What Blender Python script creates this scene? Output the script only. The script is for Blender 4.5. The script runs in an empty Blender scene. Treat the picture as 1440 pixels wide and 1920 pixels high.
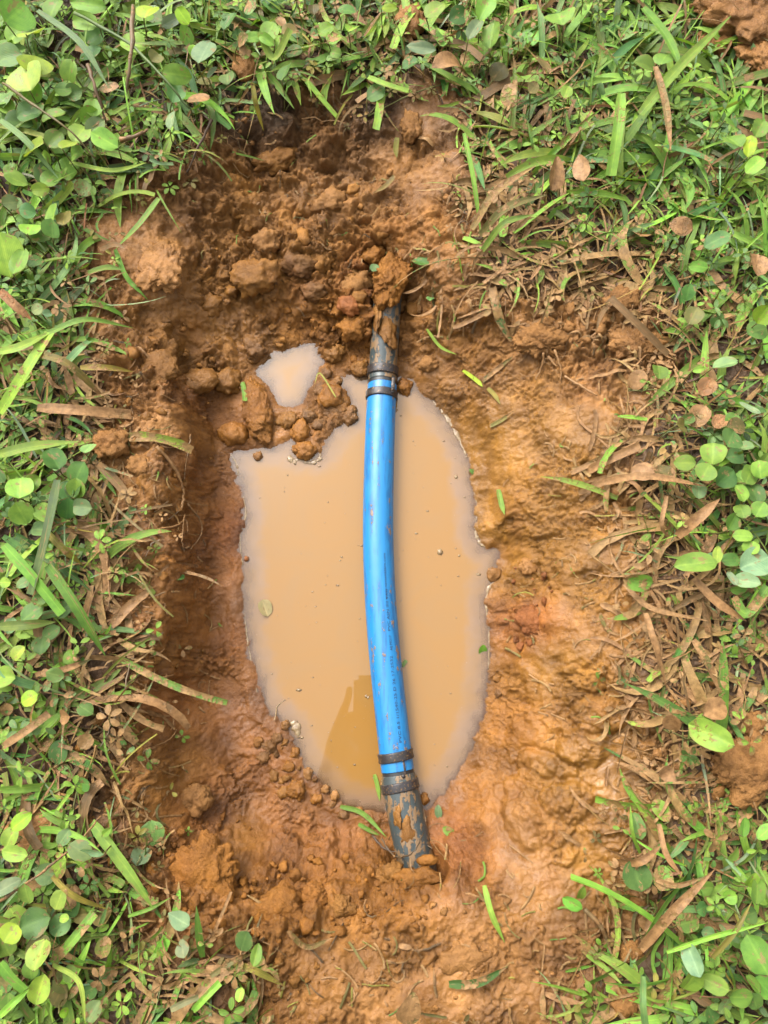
import bpy, bmesh, math, random
import numpy as np
from mathutils import Vector, Matrix

# ------------------------------------------------------------------ camera, sky, sun, exposure
S = bpy.context.scene
COL = S.collection
H = 0.75                      # lens height over the lawn (m)
TILT = math.radians(13.0)
FPX = 1387.0                  # focal length in photo pixels (1440 x 1920)
cam_d = bpy.data.cameras.new('camera'); cam = bpy.data.objects.new('camera', cam_d); COL.objects.link(cam)
cam.location = (0, 0, H); cam.rotation_euler = (TILT, 0, 0)
cam_d.sensor_fit = 'VERTICAL'; cam_d.sensor_height = 36.0; cam_d.lens = 36.0 * FPX / 1920.0
cam_d.clip_start = 0.01; cam_d.clip_end = 500
S.camera = cam

SUN_EL, SUN_AZ = math.radians(46), math.radians(128)     # azimuth measured from +x, counter-clockwise
world = bpy.data.worlds.new('World'); S.world = world; world.use_nodes = True
wn = world.node_tree.nodes; wl = world.node_tree.links
bg = wn['Background']
sky = wn.new('ShaderNodeTexSky'); sky.sky_type = 'NISHITA'; sky.sun_disc = False
sky.sun_elevation = SUN_EL; sky.sun_rotation = math.radians(90) - SUN_AZ
sky.air_density = 2.0; sky.dust_density = 6.0; sky.ozone_density = 1.0
hs = wn.new('ShaderNodeHueSaturation'); hs.inputs['Saturation'].default_value = 0.12
# overcast sky: brighter towards the zenith (1 + 2 sin(elevation)) / 3
tc = wn.new('ShaderNodeTexCoord'); sx = wn.new('ShaderNodeSeparateXYZ')
mz = wn.new('ShaderNodeMapRange'); mz.inputs[1].default_value = 0; mz.inputs[2].default_value = 1
mz.inputs[3].default_value = 0.6; mz.inputs[4].default_value = 2.2
mm = wn.new('ShaderNodeMix'); mm.data_type = 'RGBA'; mm.blend_type = 'MULTIPLY'; mm.inputs[0].default_value = 1.0
wl.new(tc.outputs['Generated'], sx.inputs[0]); wl.new(sx.outputs['Z'], mz.inputs[0])
wl.new(sky.outputs[0], hs.inputs['Color']); wl.new(hs.outputs[0], mm.inputs[6]); wl.new(mz.outputs[0], mm.inputs[7])
wl.new(mm.outputs[2], bg.inputs['Color']); bg.inputs['Strength'].default_value = 0.12

sun_d = bpy.data.lights.new('sun', 'SUN'); sun = bpy.data.objects.new('sun', sun_d); COL.objects.link(sun)
sun_d.energy = 1.5; sun_d.angle = math.radians(26); sun_d.color = (1.0, 0.96, 0.9)
sd_ = Vector((math.cos(SUN_EL)*math.cos(SUN_AZ), math.cos(SUN_EL)*math.sin(SUN_AZ), math.sin(SUN_EL)))
sun.rotation_euler = sd_.to_track_quat('Z', 'Y').to_euler()

S.view_settings.view_transform = 'Standard'; S.view_settings.look = 'None'
S.view_settings.exposure = 1.28; S.view_settings.gamma = 1.0; S.view_settings.use_curve_mapping = False
S.render.engine = 'CYCLES'
S.cycles.max_bounces = 8; S.cycles.transparent_max_bounces = 8
S.cycles.use_denoising = True

# ------------------------------------------------------------------ helpers: projection, noise
rng = np.random.RandomState(11); random.seed(11)
cT, sT = math.cos(TILT), math.sin(TILT)
ZS = 0.90                     # depth of the hollow against the first survey
ZW = -0.112*ZS                # water level

def P(u, v, z):
    """world point at height z seen at photo pixel (u, v)"""
    dx = (u - 720.0) / FPX; dy = (960.0 - v) / FPX
    k = (z - H) / (dy * sT - cT)
    return np.array([dx * k, (dy * cT + sT) * k, z])
def depth_at(p):
    return p[1] * sT + (H - p[2]) * cT
def proj(x, y, z):
    d = y * sT + (H - z) * cT
    yy = y * cT - (H - z) * sT
    return 720 + FPX * x / d, 960 - FPX * yy / d

_pt = np.random.RandomState(3).permutation(256); _pt = np.concatenate([_pt, _pt, _pt])
_g2 = np.array([[math.cos(a), math.sin(a)] for a in np.linspace(0, 2*math.pi, 16, endpoint=False)])
_g3 = np.random.RandomState(4).normal(size=(64, 3)); _g3 /= np.linalg.norm(_g3, axis=1)[:, None]
def _f(t): return t*t*t*(t*(t*6-15)+10)
def perlin2(x, y, seed=0):
    xi = np.floor(x).astype(int); yi = np.floor(y).astype(int)
    xf = x - xi; yf = y - yi; u = _f(xf); v = _f(yf)
    def g(ix, iy, fx, fy):
        h = _pt[_pt[(ix + seed*17) & 255] + ((iy + seed*31) & 255)] & 15
        return _g2[h, 0]*fx + _g2[h, 1]*fy
    a = g(xi, yi, xf, yf); b = g(xi+1, yi, xf-1, yf); c = g(xi, yi+1, xf, yf-1); d = g(xi+1, yi+1, xf-1, yf-1)
    return ((a + u*(b-a)) * (1-v) + (c + u*(d-c)) * v) * 1.5
def perlin3(x, y, z, seed=0):
    xi = np.floor(x).astype(int); yi = np.floor(y).astype(int); zi = np.floor(z).astype(int)
    xf = x-xi; yf = y-yi; zf = z-zi; u = _f(xf); v = _f(yf); w = _f(zf); out = 0
    for i in (0, 1):
        for j in (0, 1):
            for k in (0, 1):
                h = _pt[_pt[_pt[(xi+i+seed*13) & 255] + ((yi+j) & 255)] + ((zi+k) & 255)] & 63
                g = _g3[h]
                out = out + (g[..., 0]*(xf-i) + g[..., 1]*(yf-j) + g[..., 2]*(zf-k)) * (u if i else 1-u) * (v if j else 1-v) * (w if k else 1-w)
    return out * 1.5
def fbm2(x, y, o=4, gain=.5, seed=0):
    s = 0; a = 1; f = 1
    for i in range(o):
        s = s + a*perlin2(x*f, y*f, seed+i); a *= gain; f *= 2.03
    return s
def billow2(x, y, o=4, gain=.5, seed=0):
    s = 0; a = 1; f = 1
    for i in range(o):
        s = s + a*(np.abs(perlin2(x*f, y*f, seed+i))*2-.5); a *= gain; f *= 2.07
    return s
def bil3(x, y, z, o=4, gain=.5, seed=0):
    s = 0; a = 1; f = 1
    for i in range(o):
        s = s + a*(np.abs(perlin3(x*f, y*f, z*f, seed+i))*2-.5); a *= gain; f *= 2.07
    return s
def worley2(x, y, seed=0):
    xi = np.floor(x).astype(int); yi = np.floor(y).astype(int)
    f1 = np.full(x.shape, 9.0); rid = np.zeros(x.shape)
    for i in (-1, 0, 1):
        for j in (-1, 0, 1):
            h = _pt[_pt[(xi+i+seed*7) & 255] + ((yi+j+seed*3) & 255)]
            px = xi + i + (h/255.0)*.9; h2 = _pt[h + 91]; py = yi + j + (h2/255.0)*.9
            d = (x-px)**2 + (y-py)**2; m = d < f1
            f1 = np.where(m, d, f1); rid = np.where(m, _pt[h2 + 33]/255.0, rid)
    return np.sqrt(f1), rid
def sstep(a, b, x):
    t = np.clip((x-a)/(b-a), 0, 1); return t*t*(3-2*t)

def poly_sd(x, y, poly):
    """signed distance to a polygon (negative inside)"""
    d = np.full(x.shape, 1e9); ins = np.zeros(x.shape, bool); n = len(poly)
    for i in range(n):
        ax, ay = poly[i]; bx, by = poly[(i+1) % n]
        ex, ey = bx-ax, by-ay; wx, wy = x-ax, y-ay
        t = np.clip((wx*ex+wy*ey)/(ex*ex+ey*ey+1e-12), 0, 1)
        d = np.minimum(d, (wx-ex*t)**2 + (wy-ey*t)**2)
        c = ((ay <= y) != (by <= y)) & (x < ex*(y-ay)/(ey if abs(ey) > 1e-12 else 1e-12) + ax)
        ins ^= c
    d = np.sqrt(d); return np.where(ins, -d, d)

# ------------------------------------------------------------------ helpers: objects
def tag(o, label=None, cat=None, group=None, kind=None):
    if label: o['label'] = label
    if cat: o['category'] = cat
    if group: o['group'] = group
    if kind: o['kind'] = kind
    return o
def empty(name, loc, label, cat, group=None):
    o = bpy.data.objects.new(name, None); COL.objects.link(o); o.location = loc; o.empty_display_size = .01
    return tag(o, label, cat, group)
def mesh_obj(name, V, F, mat, parent=None, smooth=True, attrs=None, loc=None):
    me = bpy.data.meshes.new(name)
    V = np.asarray(V, float)
    if loc is not None: V = V - np.asarray(loc)
    me.from_pydata(V.tolist(), [], F if isinstance(F, list) else F.tolist())
    if smooth: me.polygons.foreach_set('use_smooth', np.ones(len(me.polygons), bool))
    for k, a in (attrs or {}).items():
        a = np.asarray(a, np.float32)
        if a.ndim == 1: at = me.attributes.new(k, 'FLOAT', 'POINT'); at.data.foreach_set('value', a)
        elif a.shape[1] == 4: at = me.attributes.new(k, 'FLOAT_COLOR', 'POINT'); at.data.foreach_set('color', a.ravel())
        else: at = me.attributes.new(k, 'FLOAT_VECTOR', 'POINT'); at.data.foreach_set('vector', a.ravel())
    me.materials.append(mat); me.update()
    o = bpy.data.objects.new(name, me); COL.objects.link(o)
    if loc is not None: o.location = loc
    if parent is not None:
        o.parent = parent
        o.location = Vector(o.location) - Vector(parent.location)
    return o

class NT:
    """small helper to write node materials"""
    def __init__(s, name):
        s.m = bpy.data.materials.new(name); s.m.use_nodes = True
        s.t = s.m.node_tree; s.n = s.t.nodes; s.l = s.t.links
        s.b = s.n['Principled BSDF']; s.out = s.n['Material Output']
    def node(s, ty, **kw):
        n = s.n.new(ty)
        for k, v in kw.items(): setattr(n, k, v)
        return n
    def put(s, sock, v):
        if hasattr(v, 'is_linked') or isinstance(v, bpy.types.NodeSocket): s.l.new(v, sock)
        else: sock.default_value = v
    def noise(s, scale, detail=3, rough=.55, co=None, dist=0):
        n = s.node('ShaderNodeTexNoise'); n.inputs['Scale'].default_value = scale; n.inputs['Detail'].default_value = detail
        n.inputs['Roughness'].default_value = rough; n.inputs['Distortion'].default_value = dist
        s.l.new(co if co is not None else s.pos(), n.inputs['Vector']); return n.outputs['Fac']
    def pos(s):
        if not hasattr(s, '_p'): s._p = s.node('ShaderNodeNewGeometry').outputs['Position']
        return s._p
    def attr(s, name, out='Fac'):
        a = s.node('ShaderNodeAttribute'); a.attribute_name = name; return a.outputs[out]
    def map(s, x, a, b, c=0., d=1., smooth=False):
        n = s.node('ShaderNodeMapRange'); n.interpolation_type = 'SMOOTHSTEP' if smooth else 'LINEAR'
        for i, v in enumerate((x, a, b, c, d)): s.put(n.inputs[i], v)
        return n.outputs[0]
    def math(s, op, a, b=0.):
        n = s.node('ShaderNodeMath', operation=op); s.put(n.inputs[0], a); s.put(n.inputs[1], b); return n.outputs[0]
    def mix(s, f, a, b, mode='MIX'):
        n = s.node('ShaderNodeMix', data_type='RGBA', blend_type=mode)
        s.put(n.inputs[0], f); s.put(n.inputs[6], a); s.put(n.inputs[7], b); return n.outputs[2]
    def bump(s, h, dist, strength=1., nrm=None):
        n = s.node('ShaderNodeBump'); s.put(n.inputs['Strength'], strength); n.inputs['Distance'].default_value = dist
        s.put(n.inputs['Height'], h)
        if nrm is not None: s.l.new(nrm, n.inputs['Normal'])
        return n.outputs[0]
    def set(s, **kw):
        for k, v in kw.items(): s.put(s.b.inputs[k.replace('_', ' ')], v)
        return s.m
def c4(r, g, b): return (r, g, b, 1.)

# ------------------------------------------------------------------ materials
def mat_mud():
    m = NT('wet_clay')
    soil = m.attr('soil', 'Color'); wet = m.attr('wet')
    n1 = m.noise(38, 4); n2 = m.noise(160, 4, .6); n3 = m.noise(14, 2)
    c = m.mix(m.map(n1, .35, .7, 0, 1), m.mix(1., soil, c4(.78, .74, .7), 'MULTIPLY'), m.mix(1., soil, c4(1.22, 1.2, 1.15), 'MULTIPLY'))
    c = m.mix(m.map(n2, .4, .75, 0, .5), c, m.mix(1., c, c4(.62, .56, .5), 'MULTIPLY'))
    c = m.mix(m.map(n3, .58, .72, 0, .14), c, c4(.185, .06, .018))
    gr = m.noise(900, 2, .6)
    c = m.mix(m.map(gr, .62, .74, 0, .35), c, m.mix(1., c, c4(1.5, 1.45, 1.35), 'MULTIPLY'))
    rn = m.noise(70, 3)
    r = m.math('ADD', m.map(wet, 0, 1, .6, .24), m.map(rn, .3, .7, -.1, .2))
    gq = m.map(m.attr('gran'), 0, 1, .34, .95)
    b = m.bump(m.noise(150, 6, .7, dist=.8), .0036, gq)
    vo = m.node('ShaderNodeTexVoronoi', feature='F1'); vo.inputs['Scale'].default_value = 330; m.l.new(m.pos(), vo.inputs['Vector'])
    b = m.bump(m.math('MULTIPLY', vo.outputs['Distance'], m.noise(60, 2)), .0022, m.math('MULTIPLY', gq, .6), b)
    b = m.bump(m.noise(620, 5, .7), .0016, gq, b)
    return m.set(Base_Color=c, Roughness=r, Normal=b, Coat_Weight=m.map(wet, .93, 1, 0, .35), Coat_Roughness=.2, Specular_IOR_Level=m.map(wet, 0, 1, .12, .32))
def mat_leaf(name='leaf_surface', rough=.5):
    m = NT(name)
    t = m.attr('tint', 'Color'); mud = m.attr('tint', 'Alpha')
    bl = m.attr('bl', 'Vector'); sp = m.node('ShaderNodeSeparateXYZ'); m.l.new(bl, sp.inputs[0])
    ac, al, rd = sp.outputs
    n = m.noise(110, 4, .6); n2 = m.noise(420, 3, .6)
    c = m.mix(m.map(n, .3, .7), m.mix(1., t, c4(.74, .8, .8), 'MULTIPLY'), m.mix(1., t, c4(1.25, 1.16, 1.1), 'MULTIPLY'))
    rib = m.map(m.math('ABSOLUTE', ac), .03, .14, .42, 0)
    c = m.mix(rib, c, m.mix(1., c, c4(1.7, 1.5, 1.5), 'MULTIPLY'))
    # veins / streaks along the blade
    wv = m.node('ShaderNodeTexWave'); wv.inputs['Scale'].default_value = 3.2; wv.inputs['Distortion'].default_value = .6
    m.l.new(bl, wv.inputs['Vector'])
    c = m.mix(m.map(wv.outputs['Fac'], 0, 1, 0, .16), c, m.mix(1., c, c4(.66, .72, .7), 'MULTIPLY'))
    # side veins of the leaf
    ve = m.math('FRACT', m.math('SUBTRACT', m.math('MULTIPLY', al, 6.), m.math('MULTIPLY', m.math('ABSOLUTE', ac), 1.6)))
    c = m.mix(m.map(m.math('ABSOLUTE', m.math('SUBTRACT', ve, .5)), .05, .0, 0, .22), c, m.mix(1., c, c4(1.6, 1.45, 1.4), 'MULTIPLY'))
    # tan streaks running along it
    cb = m.node('ShaderNodeCombineXYZ'); m.put(cb.inputs[0], m.math('MULTIPLY', ac, 1.1)); m.put(cb.inputs[1], m.math('MULTIPLY', al, 1.5)); m.put(cb.inputs[2], rd)
    stn = m.noise(1.6, 3, .6, cb.outputs[0])
    c = m.mix(m.map(stn, .6, .66, 0, .75, True), c, m.mix(m.noise(300, 3), c4(.15, .085, .03), c4(.26, .17, .075)))
    # yellow-brown margins
    c = m.mix(m.map(m.math('ADD', m.math('ABSOLUTE', ac), m.map(n, .3, .7, -.1, .1)), .93, 1.06, 0, .5), c, c4(.16, .115, .035))
    # clay splashes; a blade is covered according to its own share
    mn = m.math('ADD', m.math('MULTIPLY', m.noise(62, 4, .62), .75), m.math('MULTIPLY', n2, .25))
    th = m.map(mud, 0, 1, .72, .26)
    k = m.map(m.math('SUBTRACT', mn, th), 0, .07, 0, .93, True)
    mudc = m.mix(m.map(m.noise(170, 4, .65), .3, .7), c4(.11, .052, .017), c4(.27, .145, .055))
    c = m.mix(k, c, mudc)
    b = m.bump(wv.outputs['Fac'], .0004, .35); b = m.bump(m.math('MULTIPLY', k, m.map(n2, 0, 1, .6, 1.4)), .0009, .8, b)
    m.set(Base_Color=c, Roughness=m.map(n, .3, .7, rough-.08, rough+.12), Normal=b, Specular_IOR_Level=.3)
    tr = m.node('ShaderNodeBsdfTranslucent'); m.l.new(m.mix(1., c, c4(1.25, 1.3, .7), 'MULTIPLY'), tr.inputs[0])
    mx = m.node('ShaderNodeMixShader'); m.put(mx.inputs[0], m.map(k, 0, 1, .3, .03))
    m.l.new(m.b.outputs[0], mx.inputs[1]); m.l.new(tr.outputs[0], mx.inputs[2]); m.l.new(mx.outputs[0], m.out.inputs[0])
    return m.m
def mat_water():
    m = NT('muddy_water')
    d = m.attr('depth')
    n = m.noise(11, 4, .6, dist=2.2); ns = m.noise(30, 3, .6)
    c = m.mix(m.map(m.math('ADD', d, m.map(ns, .3, .7, -.003, .003)), .0, .02, 0, 1, True), c4(.172, .108, .066), c4(.190, .096, .024))
    c = m.mix(m.map(n, .38, .68, 0, .6), c, c4(.176, .096, .031))
    dif = m.node('ShaderNodeBsdfDiffuse'); m.l.new(c, dif.inputs[0])
    tp = m.node('ShaderNodeBsdfTransparent'); tp.inputs[0].default_value = c4(.92, .8, .62)
    op = m.math('SUBTRACT', 1., m.math('POWER', 2.718, m.math('MULTIPLY', d, -420.)))
    mx = m.node('ShaderNodeMixShader'); m.put(mx.inputs[0], m.map(op, 0, 1, .12, 1)); m.l.new(tp.outputs[0], mx.inputs[1]); m.l.new(dif.outputs[0], mx.inputs[2])
    gl = m.node('ShaderNodeBsdfGlossy'); gl.inputs['Roughness'].default_value = .01
    fr = m.node('ShaderNodeFresnel'); fr.inputs['IOR'].default_value = 1.58
    m2 = m.node('ShaderNodeMixShader'); m.l.new(fr.outputs[0], m2.inputs[0]); m.l.new(mx.outputs[0], m2.inputs[1]); m.l.new(gl.outputs[0], m2.inputs[2])
    m.l.new(m2.outputs[0], m.out.inputs[0]); return m.m
def mat_pipe(name, base, dark, mudthr, rough=.3):
    m = NT(name)
    n = m.noise(45, 3); n2 = m.noise(110, 5, .65)
    mp = m.node('ShaderNodeMapping'); mp.inputs['Scale'].default_value = (170, 22, 170); m.l.new(m.pos(), mp.inputs[0])
    st = m.noise(1., 4, .6, mp.outputs[0])
    c = m.mix(m.map(st, .47, .64, 0, .85, True), base, dark)
    k = m.map(m.math('ADD', m.math('MULTIPLY', n2, .55), m.math('MULTIPLY', st, .45)), mudthr, mudthr+.04, 0, .85, True)
    c = m.mix(k, c, c4(.15, .085, .035))
    sc = m.noise(700, 2); c = m.mix(m.map(sc, .76, .8, 0, .25), c, c4(.35, .42, .5))
    b = m.bump(k, .0006, .7); b = m.bump(n2, .0004, .25, b)
    return m.set(Base_Color=c, Roughness=m.map(n, .3, .7, rough-.06, rough+.14), Normal=b, Coat_Weight=.06, Coat_Roughness=.25)
def mat_metal():
    m = NT('clamp_steel'); n = m.noise(220, 4, .6)
    c = m.mix(m.map(n, .45, .62), c4(.034, .03, .031), c4(.02, .015, .011))
    c = m.mix(m.map(m.noise(420, 2), .6, .66), c, c4(.14, .08, .035))
    return m.set(Base_Color=c, Metallic=m.map(n, .45, .62, .5, .2), Roughness=m.map(n, .4, .7, .32, .6), Normal=m.bump(n, .0008, .5))
def mat_plain(name, col, rough=.6, metal=0.):
    m = NT(name); n = m.noise(180, 3)
    c = m.mix(m.map(n, .3, .7), m.mix(1., c4(*col), c4(.75, .75, .75), 'MULTIPLY'), m.mix(1., c4(*col), c4(1.2, 1.2, 1.2), 'MULTIPLY'))
    return m.set(Base_Color=c, Roughness=rough, Metallic=metal)
def mat_foam():
    m = NT('clay_foam'); n = m.noise(260, 4, .65)
    c = m.mix(m.map(n, .35, .62), c4(.12, .066, .026), c4(.19, .132, .062))
    return m.set(Base_Color=c, Roughness=.45, Normal=m.bump(n, .002, .8), Coat_Weight=.4, Coat_Roughness=.15)
M_MUD = mat_mud(); M_LEAF = mat_leaf(); M_WATER = mat_water()
M_BLUE = mat_pipe('blue_plastic', c4(.004, .125, .300), c4(.003, .072, .19), .575, .42)
M_GREY = mat_pipe('grey_plastic', c4(.026, .035, .035), c4(.009, .013, .013), .49, .36)
M_METAL = mat_metal(); M_INK = mat_plain('black_ink', (.004, .014, .05), .5); M_FOAM = mat_foam()
M_GAP = mat_plain('dark_rubber', (.012, .012, .012), .5)

# ------------------------------------------------------------------ terrain
MUD_PX = [(400,225),(480,185),(560,165),(640,150),(700,185),(790,150),(850,170),(870,240),(850,290),(860,350),(900,400),(880,470),(850,530),(930,560),
 (1000,580),(1100,580),(1200,590),(1240,680),(1190,740),(1150,800),(1120,880),(1150,950),(1180,1000),(1180,1100),(1200,1180),(1140,1260),(1180,1330),
 (1210,1420),(1190,1520),(1160,1600),(1180,1680),(1200,1760),(1100,1810),(1050,1880),(1030,1990),(520,1990),(470,1880),(530,1800),(440,1750),(290,1760),
 (260,1700),(300,1640),(250,1560),(240,1480),(280,1400),(230,1330),(290,1240),(230,1150),(270,1080),(250,960),(220,880),(180,800),(220,700),(170,620),
 (190,520),(170,430),(230,370),(320,320),(380,260)]
MUD_XY = [P(u, v, 0)[:2] for u, v in MUD_PX]
POOL_PX = [(640,708),(690,700),(745,708),(772,712),(800,742),(835,778),(862,825),(880,860),(886,905),(892,950),(893,1000),(905,1022),(930,1028),(937,1050),
 (930,1085),(918,1100),(912,1140),(918,1200),(915,1260),(906,1320),(890,1390),(870,1430),(845,1470),(820,1500),(795,1520),(700,1520),(640,1508),(612,1485),(600,1462),
 (570,1440),(555,1400),(540,1365),(492,1322),(478,1260),(462,1200),(455,1120),(458,1060),(447,1020),(460,970),(455,930),(440,870),(432,850),
 (470,842),(515,836),(545,824),(560,848),(600,850),(625,805),(660,780),(650,745)]
PUDDLE_PX = [(489,694),(503,666),(550,650),(594,654),(602,680),(586,710),(573,740),(562,760),(545,764),(522,760),(507,740),(498,715)]
POOL = [P(u, v, ZW)[:2] for u, v in POOL_PX]; PUDDLE = [P(u, v, ZW)[:2] for u, v in PUDDLE_PX]
def catmull2(pts, n):
    p = np.array(pts, float); p = np.vstack([2*p[0]-p[1], p, 2*p[-1]-p[-2]]); out = []
    for i in range(len(p)-3):
        a, b, c, d = p[i:i+4]
        for t in np.linspace(0, 1, n, endpoint=False): out.append(.5*((2*b)+(-a+c)*t+(2*a-5*b+4*c-d)*t*t+(-a+3*b-3*c+d)*t**3))
    return out
CTRL = [(760,230,-.015),(820,300,-.012),
 (400,330,-.034),(500,330,-.05),(600,320,-.05),(700,330,-.042),(790,380,-.025),(330,400,-.03),(420,420,-.05),(520,430,-.055),(620,440,-.055),(720,450,-.045),
 (800,480,-.035),(860,550,-.035),(250,480,-.01),(300,490,-.012),(330,520,-.02),(365,540,-.06),(430,540,-.07),(520,540,-.07),(600,560,-.075),(670,560,-.07),(470,620,-.095),
 (560,625,-.1),(650,630,-.095),(360,600,-.06),(300,620,-.025),(250,640,-.014),(410,680,-.085),(260,720,-.012),(735,560,-.108),(705,585,-.105),(765,590,-.1),(735,500,-.07),(800,600,-.06),(790,660,-.09),(840,690,-.085),
 (880,760,-.075),(250,800,-.012),(400,820,-.095),(410,960,-.095),(420,1100,-.1),(400,1230,-.09),(440,1250,-.105),(230,950,-.012),(270,1100,-.014),(260,1230,-.012),(290,960,-.018),
 (360,1400,-.08),(420,1440,-.1),(290,1420,-.022),(340,1500,-.06),(420,1530,-.09),(500,1560,-.1),(270,1480,-.013),(330,1560,-.035),(430,1590,-.06),
 (560,1600,-.088),(660,1590,-.092),(380,1660,-.006),(500,1660,-.035),(600,1670,-.045),(700,1665,-.04),(744,1608,-.1),(810,1600,-.098),(775,1648,-.035),(805,1640,-.035),(745,1645,-.04),(835,1625,-.045),(850,1600,-.055),(900,1560,-.055),
 (830,1530,-.092),(880,1500,-.09),(400,1750,-.006),(550,1740,-.012),(700,1740,-.02),(850,1740,-.02),(1000,1740,-.012),(600,1850,-.004),(800,1850,-.008),(950,1850,-.008),
 (930,1300,-.095),(930,1420,-.085),(980,1400,-.06),(1000,1300,-.055),(1060,1300,-.03),(1060,1420,-.024),(1130,1420,-.018),(1180,1460,-.017),(960,1520,-.045),(1050,1540,-.02),
 (1100,1620,-.013),(960,1180,-.085),(1010,1180,-.05),(1080,1180,-.02),(1140,1150,-.012),(950,1050,-.09),(1000,1050,-.055),(1080,1050,-.025),(920,920,-.09),(960,920,-.065),
 (1020,920,-.035),(1090,900,-.018),(890,820,-.09),(940,800,-.065),(1000,760,-.035),(1080,740,-.018),(1160,700,-.01),(960,660,-.035),(900,680,-.06),(1050,630,-.012)]
LIP = []
for (a, b) in catmull2([(318,640),(338,690),(352,760),(362,830),(352,900),(345,960),(352,1020),(350,1080),(345,1140),(332,1200),(322,1260),(310,1310)], 3):
    LIP += [(a-10, b, -.02), (a-36, b, -.016), (a+12, b, -.064), (a+28, b, -.084)]
for (a, b) in catmull2([(395,250),(440,212),(500,194),(570,182),(640,178),(700,200)], 3):
    LIP += [(a, b-6, -.004), (a+2, b+20, -.028)]
CTRL = [c for c in CTRL if min((c[0]-l[0])**2+(c[1]-l[1])**2 for l in LIP) > 26**2] + LIP
cp = [tuple(P(a, b, c*ZS)) for a, b, c in CTRL]
for (x, y) in MUD_XY:
    if min((x-c[0])**2+(y-c[1])**2 for c in cp) > .018**2: cp.append((x, y, -.004))
for gx in np.arange(-.95, .96, .19):
    for gy in np.arange(-.65, 1.2, .19):
        if poly_sd(np.array([gx]), np.array([gy]), MUD_XY)[0] > .06: cp.append((gx, gy, .0))
cp = np.array(cp)
def rbf_fit(pts, val, eps=.012):
    r = np.sqrt(((pts[:, None]-pts[None])**2).sum(-1) + eps**2)
    return np.linalg.solve(r - .006*np.eye(len(pts)), val - val.mean()), val.mean()
def rbf_eval(x, y, pts, w, mean, eps=.012):
    out = np.full(x.shape, mean)
    for i in range(len(pts)): out = out + w[i]*np.sqrt((x-pts[i, 0])**2 + (y-pts[i, 1])**2 + eps**2)
    return out
def idw_eval(x, y, pts, val, p=3.0):
    num = np.zeros(x.shape + (val.shape[1],)); den = np.zeros(x.shape)
    for i in range(len(pts)):
        w = 1.0/(((x-pts[i, 0])**2 + (y-pts[i, 1])**2) + 4e-4)**(p/2); den += w; num += w[..., None]*val[i]
    return num/den[..., None]
X0, X1, Y0, Y1 = -.95, .95, -.65, 1.2
NCX, NCY = 420, 410
cx = np.linspace(X0, X1, NCX); cy = np.linspace(Y0, Y1, NCY)
CXX, CYY = np.meshgrid(cx, cy)
W_, M_ = rbf_fit(cp[:, :2], cp[:, 2]); HC = np.clip(rbf_eval(CXX, CYY, cp[:, :2], W_, M_), -.115*ZS, .012)
def bil(A, x, y):
    fx = np.clip((np.asarray(x)-X0)/(X1-X0)*(NCX-1), 0, NCX-1.001); fy = np.clip((np.asarray(y)-Y0)/(Y1-Y0)*(NCY-1), 0, NCY-1.001)
    i = fx.astype(int); j = fy.astype(int); a = fx-i; b = fy-j
    if A.ndim == 3: a = a[..., None]; b = b[..., None]
    return (A[j, i]*(1-a)+A[j, i+1]*a)*(1-b) + (A[j+1, i]*(1-a)+A[j+1, i+1]*a)*b
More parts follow.
